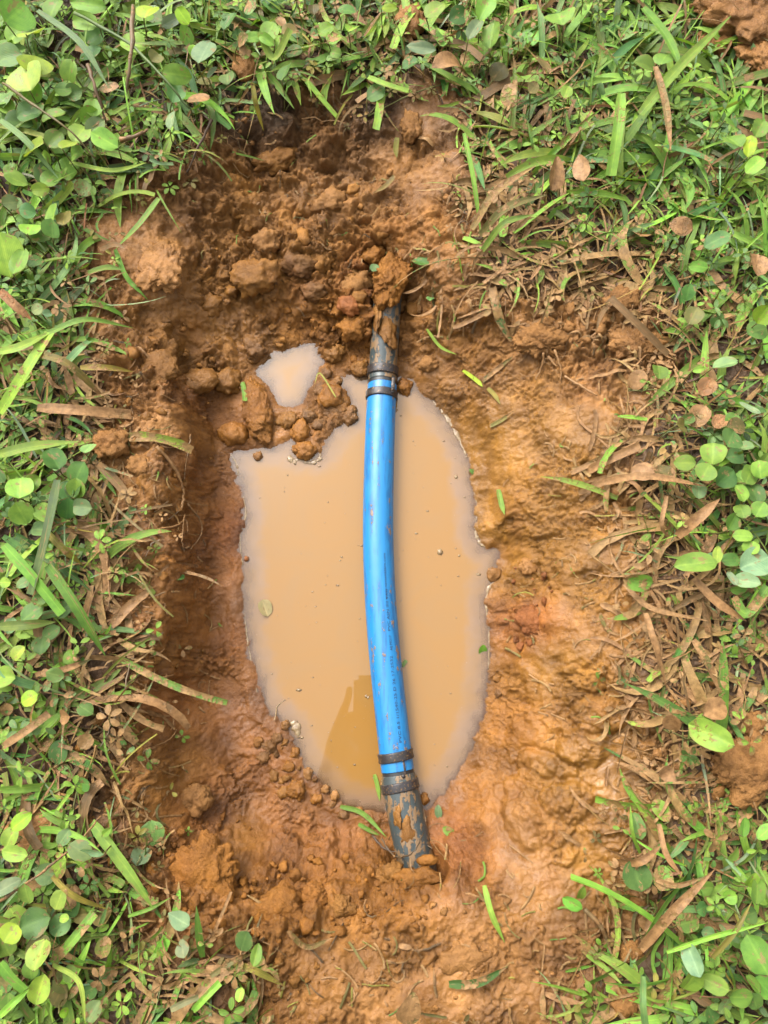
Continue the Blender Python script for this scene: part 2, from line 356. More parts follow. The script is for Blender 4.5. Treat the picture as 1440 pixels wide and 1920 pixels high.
# clay colour by place; dark under the far turf is humus plus painted-in shade
OCH = (.180,.084,.0140); BRN = (.165,.074,.0155); RBR = (.150,.058,.0140); ORG = (.178,.073,.0120); HUM = (.042,.028,.018); RED = (.180,.064,.0180); TAN = (.205,.098,.0290); DBR = (.135,.064,.0195)
SOIL = [(450,200,HUM,.3),(520,215,HUM,.3),(600,190,DBR,.3),(700,200,HUM,.4),(560,280,DBR,.4),(640,260,DBR,.4),(760,300,BRN,.6),(820,220,DBR,.6),(380,330,DBR,.4),(300,370,DBR,.3),(450,350,BRN,.4),(560,380,BRN,.5),
 (680,400,TAN,.5),(300,500,TAN,.6),(400,520,BRN,.6),(500,480,BRN,.6),(600,480,BRN,.5),(690,530,RED,.4),(730,500,ORG,.4),(640,580,ORG,.5),(800,520,TAN,.6),(850,600,BRN,.8),(250,620,BRN,.5),(330,650,BRN,.6),(420,640,BRN,.7),
 (480,780,ORG,.8),(400,760,RBR,.8),(300,800,TAN,.5),(250,900,BRN,.6),(320,950,BRN,.6),(400,900,RBR,.9),(430,1000,RED,.9),(390,1100,RBR,.9),(420,1200,RBR,.9),(300,1100,BRN,.6),(280,1230,BRN,.6),(350,1300,RBR,.8),
 (420,1350,RBR,.9),(480,1440,RBR,.9),(500,1510,RBR,.9),(420,1500,RBR,.9),(540,1580,RBR,.9),(640,1570,RBR,.85),(460,1560,BRN,.8),(300,1450,BRN,.6),(230,1420,DBR,.4),(260,1650,DBR,.4),(380,1650,ORG,.5),(520,1680,ORG,.6),(650,1660,ORG,.7),(750,1680,ORG,.8),(860,1570,RED,.8),(900,1520,ORG,.8),
 (450,1780,DBR,.4),(600,1780,BRN,.7),(750,1800,BRN,.8),(900,1800,TAN,.8),(1050,1780,DBR,.6),(1000,1700,BRN,.9),(700,1900,TAN,.6),(900,1900,TAN,.7),(1080,1600,OCH,.9),(980,1550,TAN,.9),(1050,1450,OCH,1.),(1150,1450,OCH,1.),(960,1380,ORG,.8),
 (1050,1250,OCH,.9),(1100,1100,OCH,.9),(990,1150,RED,.7),(990,1090,OCH,.8),(1050,1000,OCH,.9),(1050,850,OCH,.8),(970,780,OCH,.8),(920,820,OCH,.9),(900,980,OCH,.9),(1100,700,TAN,.7),(1000,640,TAN,.6),(1200,620,TAN,.6),(900,700,BRN,.9),(1180,850,OCH,.8),
 (100,300,HUM,.2),(100,700,HUM,.3),(80,1100,HUM,.2),(100,1600,HUM,.2),(200,100,HUM,.2),(700,60,HUM,.2),(1100,150,HUM,.2),(1300,300,HUM,.2),(1380,80,TAN,.6),(1000,430,DBR,.3),(1150,480,DBR,.3),(1300,650,DBR,.3),(1250,1000,TAN,.5),(1300,1250,TAN,.5),(1390,900,HUM,.3),
 (1280,1450,TAN,.5),(1400,1430,TAN,.5),(1280,1600,TAN,.6),(1400,1700,HUM,.2),(1250,1850,HUM,.3),(930,260,DBR,.4),(60,1900,HUM,.2),(140,480,DBR,.3),(160,1250,DBR,.3)]
# relief: (u, v, amplitude in m, crumbliness 0..1)
REL = [(1200,900,.010,.5),(1230,1150,.012,.5),(1280,1300,.014,.6),(1260,1500,.012,.4),(1150,480,.012,.8),(1150,600,.013,.7),(1000,500,.010,.8),(1340,1240,.012,.6),(230,1400,.010,.7),(240,800,.011,.7),(560,230,.014,1),(600,300,.014,1),(500,380,.014,1),(650,450,.016,1),(450,500,.014,.8),(300,500,.009,.5),(650,580,.016,1),(750,320,.008,.6),(820,250,.008,.5),(850,600,.008,.6),(330,650,.014,.7),(300,850,.014,.7),(400,900,.0065,.3),
 (410,1150,.0065,.2),(320,1100,.009,.7),(280,1230,.009,.6),(380,1350,.0065,.2),(500,1520,.0052,.15),(430,1480,.0065,.2),(300,1480,.009,.7),(400,1650,.011,.9),(540,1680,.014,1),(620,1680,.014,1),(700,1660,.009,.9),(780,1720,.008,.5),(860,1580,.009,.6),
 (600,1800,.008,.5),(850,1800,.0075,.35),(1000,1720,.0075,.3),(950,1880,.0075,.3),(1050,1550,.0075,.1),(1120,1440,.0075,.05),(980,1450,.0075,.3),(1000,1250,.008,.4),(1100,1100,.0065,.25),(1000,1120,.008,.7),(1080,900,.0075,.3),(960,900,.0065,.3),(1000,760,.0065,.25),
 (950,680,.008,.4),(1050,620,.014,.8),(1180,640,.014,.7),(100,300,.0065,.6),(100,900,.0065,.6),(100,1600,.0065,.6),(1300,300,.0065,.6),(1300,1000,.008,.6),(1390,60,.016,.8),(1350,1500,.007,.6),(1390,1430,.01,.8),(1280,1600,.008,.2),(760,60,.008,.6)]
def gpt(u, v):
    z = 0.
    for _ in range(6): p = P(u, v, z); z = float(bil(HC, p[0], p[1]))*.7 + z*.3
    return P(u, v, z)
sp_ = np.array([gpt(a, b)[:2] for a, b, *_ in SOIL]); SOILC = idw_eval(CXX, CYY, sp_, np.array([list(c)+[w] for _, _, c, w in SOIL]), 3.2)
rp_ = np.array([gpt(a, b)[:2] for a, b, *_ in REL]); RELC = idw_eval(CXX, CYY, rp_, np.array([[a, c] for _, _, a, c in REL]), 3.2)

def graded(lo, hi, a, b, step):
    core = np.arange(a, b+1e-9, step); left = []; x = a; s = step
    while x > lo: s *= 1.25; x -= s; left.append(max(x, lo))
    right = []; x = core[-1]; s = step
    while x < hi: s *= 1.25; x += s; right.append(min(x, hi))
    return np.array(left[::-1] + core.tolist() + right)
gx = graded(X0, X1, -.5, .5, .0016); gy = graded(Y0, Y1, -.33, .86, .0016)
GX, GY = np.meshgrid(gx, gy)
wob = .004*fbm2(GX*70, GY*70, 3, .5, 40); wob2 = .004*fbm2(GX*70+9, GY*70+4, 3, .5, 44)
SDW = np.minimum(poly_sd(GX+wob, GY+wob2, POOL), poly_sd(GX+wob*.6, GY+wob2*.6, PUDDLE))
SDM = poly_sd(GX, GY, MUD_XY)
h0 = bil(HC, GX, GY)
k = sstep(0, .035, SDW); hout = np.maximum((ZW + .55*SDW + .0008)*(1-k) + h0*k, ZW + .0012 + .10*np.clip(SDW, 0, .03))
hin = ZW - .33*np.minimum(-SDW, .028) - .9*np.clip(-SDW-.02, 0, .04)
BASE = np.where(SDW > 0, hout, hin)
rel = bil(RELC, GX, GY); amp = rel[..., 0]; cr = rel[..., 1]
amp = amp * (.32 + .68*sstep(-.002, .03, SDW)) * np.where(SDW < 0, .35, 1)
smooth = .4 + .85*sstep(-.35, .35, fbm2(GX*13+2, GY*13, 3, .5, 77)); smooth = smooth + (1-smooth)*sstep(.5, .9, cr)*.6
amp = amp*smooth
amp = np.where(SDM > .03, np.minimum(amp, .006), amp)
wx = .012*fbm2(GX*28, GY*28, 3, .5, 3); wy = .012*fbm2(GX*28, GY*28, 3, .5, 9)
bx, by = GX+wx, GY+wy
bz = BASE
big = bil3(bx*16, by*16, bz*16, 2, .5, 1)                       # fist-size lumps
mid = bil3(bx*40, by*40, bz*40, 4, .6, 5)                      # walnut-size clods with creases
fin = bil3((GX+wx*.4)*130, (GY+wy*.4)*130, bz*130, 2, .65, 12)
f1, r1 = worley2(bx*62, by*62, 2); f2, r2 = worley2((GX+wy*.5)*150, (GY+wx*.5)*150, 5)
cr1 = np.where(r1 > .35, np.sqrt(np.clip(1-(f1/(.3+.34*r1))**2, 0, 1)), 0)*(.35+.65*r1)
cr2 = np.where(r2 > .3, np.sqrt(np.clip(1-(f2/(.3+.3*r2))**2, 0, 1)), 0)*(.35+.65*r2)
ang = .6; ux, uy = GX*math.cos(ang)+GY*math.sin(ang), -GX*math.sin(ang)+GY*math.cos(ang)
smear = bil3(ux*20+wx*70, uy*38+wy*70, bz*30, 4, .62, 21)       # dragged, wet clay
dzy, dzx = np.gradient(BASE, gy, gx); nl = np.sqrt(1+dzx**2+dzy**2); flatw = sstep(2.0, 1.25, nl); cr1 *= flatw; cr2 *= flatw
clod = .95*big + .5*mid + .13*fin + .55*cr1 + .15*cr2 - .2
smo = .5*big + .42*smear + .10*fin + .15*cr1*np.clip(cr*3-.3, 0, 1) + .12*fbm2(GX*230, GY*230, 2, .5, 30)
# lapped edges: small scarps where wet clay has slid over itself
nt = fbm2(bx*34+3, by*34, 3, .5, 90)*3.2; fr_ = nt-np.floor(nt); terr = (np.floor(nt)+sstep(.72, 1., fr_))*.34 - nt*.34
nt2 = fbm2(bx*80+7, by*80, 2, .5, 95)*2.6; fr2 = nt2-np.floor(nt2); terr2 = (np.floor(nt2)+sstep(.6, 1., fr2))*.2 - nt2*.2
DET = amp*(clod*cr + smo*(1-cr) + (1.9*terr+1.5*terr2)*(1.1-.75*cr))
# steep places get a little less
NX, NY, NZ = -dzx/nl, -dzy/nl, 1/nl
# seepage film lying in the heel print on the right, kept level
fl = P(1165, 1445, -.016); FILM = np.exp(-(((GX-fl[0])/.026)**2 + ((GY-fl[1])/.042)**2)**2)
DET = DET*(1-.75*FILM)
# soft mounds pressed up around the heel print, and the dark slot where the pipe leaves the wall
for (u_, v_, ru_, rv_, hh_) in ((1062,1502,40,34,.008),(992,1525,38,56,.007),(1092,1400,40,32,.006),(1010,1440,30,26,.004),(1120,1340,46,30,.005)):
    c_ = P(u_, v_, -.018); q_ = np.sqrt(((GX-c_[0])/(ru_*.00056))**2 + ((GY-c_[1])/(rv_*.00056))**2) + .18*fbm2(GX*60, GY*60, 3, .5, 33)
    DET = DET + hh_*(sstep(1.15, .75, q_)*(1-.35*q_**2).clip(0, 1)) - .003*np.exp(-((q_-1.2)/.14)**2)
c_ = P(778, 1612, -.07); DET = DET - .04*np.exp(-((GX-c_[0])/.024)**4 - ((GY-c_[1])/.010)**4)
VX = GX + NX*DET; VY = GY + NY*DET; VZ = BASE + NZ*DET
# keep the banks out of the water and the floor under it
VZ = np.where(SDW > .004, np.maximum(VZ, ZW+.0008), VZ); VZ = np.where(SDW < -.008, np.minimum(VZ, ZW-.0015), VZ)
HF = VZ.copy()
def ground(x, y):
    """height of the built ground"""
    i = np.clip(np.searchsorted(gx, x)-1, 0, len(gx)-2); j = np.clip(np.searchsorted(gy, y)-1, 0, len(gy)-2)
    return (HF[j, i]+HF[j, i+1]+HF[j+1, i]+HF[j+1, i+1])*.25
def groundf(x, y): return float(ground(np.array([x]), np.array([y]))[0])
def G(u, v, up=0.):
    """point of the built ground (raised by up) under photo pixel (u, v)"""
    z = 0.05
    for _ in range(60):
        p = P(u, v, z)
        if z <= groundf(p[0], p[1]) + up: break
        z -= .0025
    return P(u, v, z)
soil = bil(SOILC, GX, GY)
gn = fbm2(GX*22, GY*22, 3, .5, 60)[..., None]
scol = soil[..., :3]*(1+.3*gn)
# brown humus just under the turf
hum = (sstep(.0, .05, SDM)*.85)[..., None]; scol = scol*(1-hum) + np.array(HUM)*hum; tf = sstep(.3, .55, SDM)[..., None]; scol = scol*(1-tf) + np.array((.045, .07, .02))*tf
wet = np.clip(soil[..., 3] + .25*fbm2(GX*18, GY*18, 2, .5, 66) + .1*sstep(.03, 0, SDW), 0, .9); wet = np.clip(wet + .3*FILM, 0, .96); scol = scol*(1-.22*sstep(.016, .0, SDW))[..., None]
ny_, nx_ = GX.shape
ids = np.arange(ny_*nx_).reshape(ny_, nx_)
F = np.stack([ids[:-1, :-1], ids[:-1, 1:], ids[1:, 1:], ids[1:, :-1]], -1).reshape(-1, 4)
me = bpy.data.meshes.new('ground')
V = np.stack([VX, VY, VZ], -1).reshape(-1, 3)
me.vertices.add(len(V)); me.vertices.foreach_set('co', V.astype(np.float32).ravel())
me.loops.add(F.size); me.loops.foreach_set('vertex_index', F.astype(np.int32).ravel())
me.polygons.add(len(F)); me.polygons.foreach_set('loop_start', np.arange(0, F.size, 4, dtype=np.int32))
me.update(calc_edges=True); me.polygons.foreach_set('use_smooth', np.ones(len(F), bool))
at = me.attributes.new('soil', 'FLOAT_COLOR', 'POINT'); at.data.foreach_set('color', np.concatenate([scol, np.ones(scol.shape[:2]+(1,))], -1).astype(np.float32).ravel())
at = me.attributes.new('wet', 'FLOAT', 'POINT'); at.data.foreach_set('value', wet.astype(np.float32).ravel())
at = me.attributes.new('gran', 'FLOAT', 'POINT'); at.data.foreach_set('value', np.clip((cr*.9+.1)*(smooth-.25)*1.25, 0, 1).astype(np.float32).ravel())
me.materials.append(M_MUD); me.validate(); gr_o = bpy.data.objects.new('ground', me); COL.objects.link(gr_o)
tag(gr_o, 'dug out hollow of wet orange brown clay in a lawn', None, None, 'structure')

# lawn beyond the dug patch, out to the horizon
def mat_far():
    m = NT('far_lawn'); n = m.noise(3, 5); n2 = m.noise(60, 4, .6)
    c = m.mix(m.map(n, .3, .7), c4(.04, .075, .018), c4(.06, .1, .025)); c = m.mix(m.map(n2, .4, .7, 0, .7), c, c4(.03, .035, .014))
    return m.set(Base_Color=c, Roughness=.8, Normal=m.bump(n2, .03, .8))
B = 200.
ov = [(X0, Y0, 0), (X1, Y0, 0), (X1, Y1, 0), (X0, Y1, 0), (-B, -B, 0), (B, -B, 0), (B, B, 0), (-B, B, 0)]
far = mesh_obj('lawn', ov, [(4, 5, 1, 0), (5, 6, 2, 1), (6, 7, 3, 2), (7, 4, 0, 3)], mat_far(), smooth=False)
tag(far, 'wide level lawn around the dug patch', None, None, 'structure')

# water
def water(name, poly, other, label, step=.0022):
    a = np.array(poly); xs = np.arange(a[:, 0].min()-.02, a[:, 0].max()+.02, step); ys = np.arange(a[:, 1].min()-.02, a[:, 1].max()+.02, step)
    xx, yy = np.meshgrid(xs, ys); s = poly_sd(xx, yy, poly); hh = ground(xx.ravel(), yy.ravel()).reshape(xx.shape)
    keep = (s < .012) & (s <= poly_sd(xx, yy, other))
    fk = keep[:-1, :-1] & keep[:-1, 1:] & keep[1:, 1:] & keep[1:, :-1]
    idd = np.arange(xx.size).reshape(xx.shape)
    f = np.stack([idd[:-1, :-1], idd[:-1, 1:], idd[1:, 1:], idd[1:, :-1]], -1)[fk]
    used = np.unique(f); rm = np.full(xx.size, -1); rm[used] = np.arange(len(used))
    vv = np.stack([xx.ravel(), yy.ravel(), np.full(xx.size, ZW)], -1)[used]
    # depth: clay settles, so the water is clouded by how deep it stands
    d = np.clip(ZW - hh, 0, .06).ravel()[used]
    o = mesh_obj(name, vv, rm[f], M_WATER, attrs={'depth': d})
    return tag(o, label, None, None, 'structure')
water('water_pool', POOL, PUDDLE, 'pool of milky orange clay water under the blue pipe')
water('water_puddle', PUDDLE, POOL, 'small round puddle of clay water behind the row of clods')

# ------------------------------------------------------------------ pipe
def catmull(pts, n):
    p = np.array(pts, float); p = np.vstack([2*p[0]-p[1], p, 2*p[-1]-p[-2]]); out = []
    m = len(p)-3
    for i in range(m):
        a, b, c, d = p[i:i+4]
        for t in np.linspace(0, 1, n, endpoint=False):
            out.append(.5*((2*b) + (-a+c)*t + (2*a-5*b+4*c-d)*t*t + (-a+3*b-3*c+d)*t**3))
    out.append(p[-2]); return np.array(out)
def tube(path, rad, seg=24, caps=True):
    path = np.asarray(path, float); n = len(path); rad = np.broadcast_to(rad, (n,))
    tg = np.gradient(path, axis=0); tg /= np.linalg.norm(tg, axis=1)[:, None]
    V = []; up = np.array([0, 0, 1.])
    for i in range(n):
        s = np.cross(tg[i], up); s = s/np.linalg.norm(s) if np.linalg.norm(s) > 1e-4 else np.array([1., 0, 0])
        w = np.cross(s, tg[i])
        for k in range(seg):
            a = 2*math.pi*k/seg; V.append(path[i] + rad[i]*(math.cos(a)*s + math.sin(a)*w))
    Fc = [(i*seg+k, i*seg+(k+1) % seg, (i+1)*seg+(k+1) % seg, (i+1)*seg+k) for i in range(n-1) for k in range(seg)]
    if caps: Fc += [tuple(range(seg))[::-1], tuple((n-1)*seg+k for k in range(seg))]
    return np.array(V), Fc
PIPE_PX = [(731,520,-.076),(726,570,-.082),(722,630,-.09),(718,690,-.099),(716,735,-.1),(713,800,-.1),(710,900,-.1),(709,1000,-.1),(712,1100,-.1),(719,1200,-.1),(729,1300,-.1),
           (739,1390,-.1),(745,1440,-.1),(753,1490,-.099),(768,1560,-.097),(782,1625,-.095),(788,1670,-.093),(792,1700,-.093)]
pc = catmull([P(a, b, c*ZS) for a, b, c in PIPE_PX], 40)
pv = np.array([proj(*q)[1] for q in pc])                       # photo row of each centre point, only to cut the run into sections
RB = .0176
root = empty('water_pipe', tuple(P(712, 1050, -.1*ZS)), 'bright blue plastic pipe joined by steel clamps to grey pipe ends, spanning the muddy pool', 'pipe')
def sect(v0, v1): return pc[(pv >= v0) & (pv <= v1)]
def part(name, VF, mat, parent=root, label=None, smooth=True, attrs=None):
    o = mesh_obj(name, VF[0], VF[1], mat, None, smooth, attrs); o.parent = parent
    if parent is root: o.matrix_parent_inverse = Matrix.Translation(-Vector(root.location))
    if label: o['label'] = label
    return o
part('blue_section', tube(sect(722, 1446), RB, 40), M_BLUE)
part('grey_section', tube(sect(515, 716), RB*.97, 40), M_GREY, label='grey pipe end under the clod, smeared with clay')
sg = sect(1452, 1695); part('grey_section', tube(sg, np.interp(np.linspace(0, 1, len(sg)), [0, .12, 1], [RB*1.02, RB*1.1, RB*1.14]), 40), M_GREY, label='dark grey pipe end hung with roots')
part('gap_sleeve', tube(sect(708, 730), RB*.93, 32), M_GAP); part('gap_sleeve', tube(sect(1440, 1458), RB*.96, 32), M_GAP)
def clamp(v0, v1, r, tilt=0):
    c = sect(v0, v1); a, b = c[0], c[-1]; ax = b-a; L = np.linalg.norm(ax)
    pts = [a+ax*t for t in (0, .04, .12, .5, .88, .96, 1)]; rr = np.array([r-.0012, r+.0002, r+.0004, r, r+.0004, r+.0002, r-.0012])
    V_, F_ = tube(pts, rr, 40)
    if tilt:
        m = V_.mean(0); V_ = (np.array(Matrix.Rotation(tilt, 3, 'Z')) @ (V_-m).T).T + m
    return V_, F_
for (a, b, r, t) in ((688, 706, RB+.0012, 0), (734, 750, RB+.0016, 0), (1407, 1427, RB+.0016, .06), (1464, 1484, RB*1.08+.0014, .03)):
    o = part('pipe_clamp', clamp(a, b, r, t), M_METAL)
def box(c, sx, sy, sz, rot=0, bev=.0006):
    bm = bmesh.new(); bmesh.ops.create_cube(bm, size=1); bmesh.ops.scale(bm, vec=(sx, sy, sz), verts=bm.verts)
    bmesh.ops.bevel(bm, geom=bm.edges, offset=bev, segments=1, affect='EDGES'); bmesh.ops.rotate(bm, cent=(0, 0, 0), matrix=Matrix.Rotation(rot, 3, 'Z'), verts=bm.verts)
    bmesh.ops.translate(bm, vec=c, verts=bm.verts); me_ = bm
    V_ = [tuple(v.co) for v in bm.verts]; bm.verts.index_update(); F_ = [tuple(v.index for v in f.verts) for f in bm.faces]; bm.free(); return np.array(V_), F_
for (u, v, rot) in ((737, 722, .06), (757, 1444, -.12)):
    i = int(np.argmin(np.abs(pv-v))); q = P(u, v, pc[i][2]+RB*.84)
    lk = part('clamp_link', box(q, .0045, .02, .003, -rot), M_METAL); e = q.copy()
    part('screw', tube([e+(-.0005, -.006, .001), e+(-.0005, -.006, .0032)], .0022, 12), M_METAL)
# printing along the flank of the blue pipe, read upwards
seg_ = sect(1000, 1420)[::-1]; arc = np.concatenate([[0], np.cumsum(np.linalg.norm(np.diff(seg_, axis=0), axis=1))])
sv = np.array([proj(*q)[1] for q in seg_])
def print_line(txt, vbot, vtop, ang, hgt):
    cu = bpy.data.curves.new('printed_text', 'FONT'); cu.body = txt; cu.size = 1.; cu.resolution_u = 2
    to = bpy.data.objects.new('printed_text_source', cu); COL.objects.link(to)
    dg = bpy.context.evaluated_depsgraph_get(); m_ = to.evaluated_get(dg).to_mesh()
    vs = np.array([v.co[:] for v in m_.vertices]); fs = [tuple(p.vertices) for p in m_.polygons]; to.evaluated_get(dg).to_mesh_clear()
    bpy.data.objects.remove(to); bpy.data.curves.remove(cu)
    s0 = np.interp(-vbot, -sv, arc); s1 = np.interp(-vtop, -sv, arc)
    w = vs[:, 0].max(); s = s0 + vs[:, 0]/w*(s1-s0); a = ang - vs[:, 1]*hgt/RB
    c = np.stack([np.interp(s, arc, seg_[:, k_]) for k_ in range(3)], -1); tg = np.gradient(seg_, axis=0); tg /= np.linalg.norm(tg, axis=1)[:, None]
    t = np.stack([np.interp(s, arc, tg[:, k_]) for k_ in range(3)], -1); sd2 = np.cross(t, [0, 0, 1.]); sd2 /= np.linalg.norm(sd2, axis=1)[:, None]; upv = np.cross(sd2, t)
    pts = c + (RB+.00025)*(np.sin(a)[:, None]*sd2 + np.cos(a)[:, None]*upv)
    return part('printed_text', (pts, fs), M_INK, smooth=False)
print_line('www.navasnasarn.com', 1128, 1042, .46, .0044)
print_line('PVC ASN IIIII VAU', 1186, 1108, .5, .0042)
print_line('AIJ MO17', 1222, 1194, .52, .0042)
print_line('PVC 8.5 1/1540-25 D 26 17-2532', 1392, 1232, .47, .0044)

# ------------------------------------------------------------------ clay clods and stones
def ico(sub):
    bm = bmesh.new(); bmesh.ops.create_icosphere(bm, subdivisions=sub, radius=1.0)
    V_ = np.array([v.co[:] for v in bm.verts]); F_ = [tuple(v.index for v in f.verts) for f in bm.faces]; bm.free(); return V_, F_
ICO = {3: ico(3), 4: ico(4), 5: ico(5)}
_cs = [0]
def clod(name, u, v, rx, ry, ang, col, wet_, label, group, up=.35, flat=.7, rough=1., cat='clod', crumb=.5, base=None):
    """a lump of clay rx x ry photo pixels (radii) lying on the ground under pixel (u, v)"""
    _cs[0] += 1; s = _cs[0]
    if base is None and name == 'mud_clod' and up <= .45: up -= .16
    big_ = max(rx, ry); V_, F_ = ICO[5 if big_ > 45 else 4 if big_ > 14 else 3]
    V_ = V_.copy()
    o = s*5.37; K_ = V_*np.array([rx, ry, min(rx, ry)*flat])/min(rx, ry)
    n = perlin3(K_[:, 0]*1.1+o, K_[:, 1]*1.1, K_[:, 2]*1.1, 1); n2 = np.abs(perlin3(K_[:, 0]*2.3+o, K_[:, 1]*2.3, K_[:, 2]*2.3, 2)); n3 = np.abs(perlin3(K_[:, 0]*5.1+o, K_[:, 1]*5.1, K_[:, 2]*5.1, 3))
    n4 = perlin3(K_[:, 0]*11+o, K_[:, 1]*11, K_[:, 2]*11, 4)
    V_ = V_*(1 + rough*(.36*n + .42*(n2-.2) + crumb*.3*(n3-.2) + crumb*.14*n4))[:, None]
    p = G(u, v) if base is None else P(u, v, base*ZS); sc = depth_at(p)/FPX
    R_ = np.array(Matrix.Rotation(math.radians(ang), 3, 'Z'))
    V_ = V_*np.array([rx*sc, ry*sc, min(rx, ry)*sc*flat]); V_ = (R_ @ V_.T).T
    loc = np.array([p[0], p[1], p[2] + min(rx, ry)*sc*flat*up])
    cc = np.array(col)*(.92+.16*((s*37) % 10)/10.)
    ob = mesh_obj(name, V_, F_, M_MUD, attrs={'soil': np.tile(np.r_[cc, 1], (len(V_), 1)), 'wet': np.full(len(V_), wet_), 'gran': np.full(len(V_), crumb*.8)})
    ob.location = loc
    return tag(ob, label, cat, group)
GC = 'clay clods around the hollow'
clod('mud_clod', 732, 527, 31, 50, -14, ORG, .25, 'large rough orange clod resting on the buried top end of the grey pipe', GC, .1, .8, crumb=.8, base=-.062)
clod('mud_clod', 668, 536, 34, 30, 20, TAN, .3, 'rounded tan clod left of the large orange clod on the pipe', GC, .4, .8, crumb=.8)
clod('mud_clod', 752, 577, 13, 12, 0, TAN, .35, 'small smooth clod touching the right side of the grey pipe below the large orange clod', GC, .5, .9)
clod('mud_clod', 773, 582, 12, 14, 0, BRN, .4, 'second small clod to the right of the grey pipe near its top end', GC, .5, .9)
clod('mud_clod', 806, 684, 19, 15, 10, TAN, .35, 'pale lone clod on the wet slope right of the upper pipe joint', GC, .4, .85, crumb=.8)
clod('mud_clod', 676, 693, 17, 17, 0, BRN, .5, 'brown clod pressed against the left side of the uppermost pipe clamp', GC, .4, .85)
clod('mud_clod', 662, 618, 26, 24, 40, ORG, .4, 'knobbly orange clod left of the grey pipe above the puddle', GC, .4, .85, crumb=.8)
clod('mud_clod', 655, 575, 22, 18, -20, RED, .35, 'reddish clod wedged between tan clods left of the grey pipe', GC, .4, .8)
clod('mud_clod', 604, 492, 26, 20, 30, BRN, .4, 'brown clod high on the far slope of the hollow', GC, .35, .8, crumb=.8)
clod('mud_clod', 560, 500, 30, 24, -10, DBR, .4, 'dark brown clod in the middle of the far slope', GC, .35, .8, crumb=.8)
clod('mud_clod', 480, 520, 42, 32, 10, BRN, .5, 'broad lumpy clod on the far left slope above the puddle', GC, .3, .7, crumb=.8)
clod('mud_clod', 500, 455, 26, 22, 0, TAN, .45, 'pale clod standing proud on the far slope left of centre', GC, .35, .8, crumb=.8)
clod('mud_clod', 620, 380, 30, 22, 20, TAN, .4, 'tan clod below the dark turf edge at the far end', GC, .3, .7, crumb=.9)
clod('mud_clod', 700, 480, 20, 18, 0, ORG, .35, 'small orange clod just up slope of the large clod on the pipe', GC, .4, .8, crumb=.8)
clod('mud_clod', 590, 545, 24, 20, 0, DBR, .5, 'dark crumb of clay above the puddle, second from the grey pipe', GC, .3, .8, crumb=.8)
clod('mud_clod', 520, 300, 40, 24, 20, BRN, .3, 'ochre stained lump hanging under the far turf edge', GC, .2, .7, crumb=.9)
clod('mud_clod', 300, 500, 42, 52, -20, TAN, .6, 'big smooth tan lump on the left lip beside the bent grass blade', GC, .05, .42, crumb=.6)
clod('mud_clod', 395, 575, 24, 20, 30, BRN, .6, 'sharp edged clod under the left lip above the dark wall', GC, .3, .8)
clod('mud_clod', 375, 715, 34, 25, 10, BRN, .7, 'rounded wet clod at the foot of the left lip', GC, .2, .75, rough=.7)
clod('mud_clod', 300, 690, 38, 34, 30, BRN, .5, 'lump with a red stain on the left bank', GC, .05, .5, crumb=.8)
clod('mud_clod', 212, 836, 32, 28, 15, TAN, .25, 'pale dry topped clod lying on the grass at the left edge of the hollow', GC, .5, .75, crumb=.9)
clod('mud_clod', 262, 872, 24, 20, -30, TAN, .35, 'smaller pale clod to the right of the dry topped clod', GC, .35, .7, crumb=.8)
clod('mud_clod', 484, 773, 26, 62, 12, ORG, .7, 'long orange ridge of clay between the puddle and the left wall', GC, .25, .75, rough=.6, crumb=.8, base=-.108)
clod('mud_clod', 440, 815, 27, 24, 20, ORG, .75, 'blocky wet clod at the left corner of the pool below the long ridge', GC, .3, .75, rough=.7, base=-.112)
clod('mud_clod', 428, 716, 26, 26, 0, BRN, .7, 'round wet clod left of the puddle', GC, .3, .8, rough=.8)
clod('mud_clod', 478, 655, 22, 22, 0, DBR, .7, 'dark wet clod at the upper left rim of the puddle', GC, .3, .8)
clod('mud_clod', 564, 811, 18, 22, 0, ORG, .7, 'upper lobe of the clod pair standing in foam in the pool', GC, .3, .8, rough=.8, base=-.112)
clod('mud_clod', 572, 846, 23, 17, 0, ORG, .7, 'foam rimmed clod standing in the pool below its twin lobe', GC, .25, .75, rough=.8, base=-.112)
clod('mud_clod', 620, 746, 22, 24, 20, ORG, .7, 'tall wet clod on the mud spit between puddle and pipe', GC, .35, .85, base=-.113)
clod('mud_clod', 626, 775, 20, 14, -10, DBR, .7, 'flat dark clod at the lower end of the mud spit beside the pipe', GC, .3, .8, base=-.113)
clod('mud_clod', 655, 780, 14, 18, -30, DBR, .8, 'greenish brown clod at the tip of the mud spit nearest the pipe', GC, .3, .8, base=-.113)
clod('mud_clod', 601, 735, 15, 18, 0, DBR, .7, 'small brown clod on the mud spit at the puddle side', GC, .35, .8, base=-.113)
clod('mud_clod', 628, 665, 18, 18, 0, BRN, .6, 'hollow looking clod at the right rim of the puddle', GC, .3, .8, base=-.11)
clod('mud_clod', 385, 1640, 62, 64, 10, ORG, .4, 'large flat topped orange clod on the near left bank', GC, .12, .36, crumb=.9)
clod('mud_clod', 525, 1710, 44, 40, 20, ORG, .45, 'crumbly orange clod to the right of the large flat topped clod', GC, .25, .6, crumb=1.)
clod('mud_clod', 360, 1500, 34, 30, 20, TAN, .4, 'light tan clod on the left bank near the heap of pebbles', GC, .2, .6, crumb=.9)
clod('mud_clod', 590, 1680, 24, 22, 0, ORG, .5, 'reddish crumb of clay below the near wall', GC, .3, .7, crumb=1.)
clod('mud_clod', 640, 1700, 26, 20, 0, BRN, .5, 'brown crumb of clay left of the grey pipe mouth on the near bank', GC, .3, .7, crumb=1.)
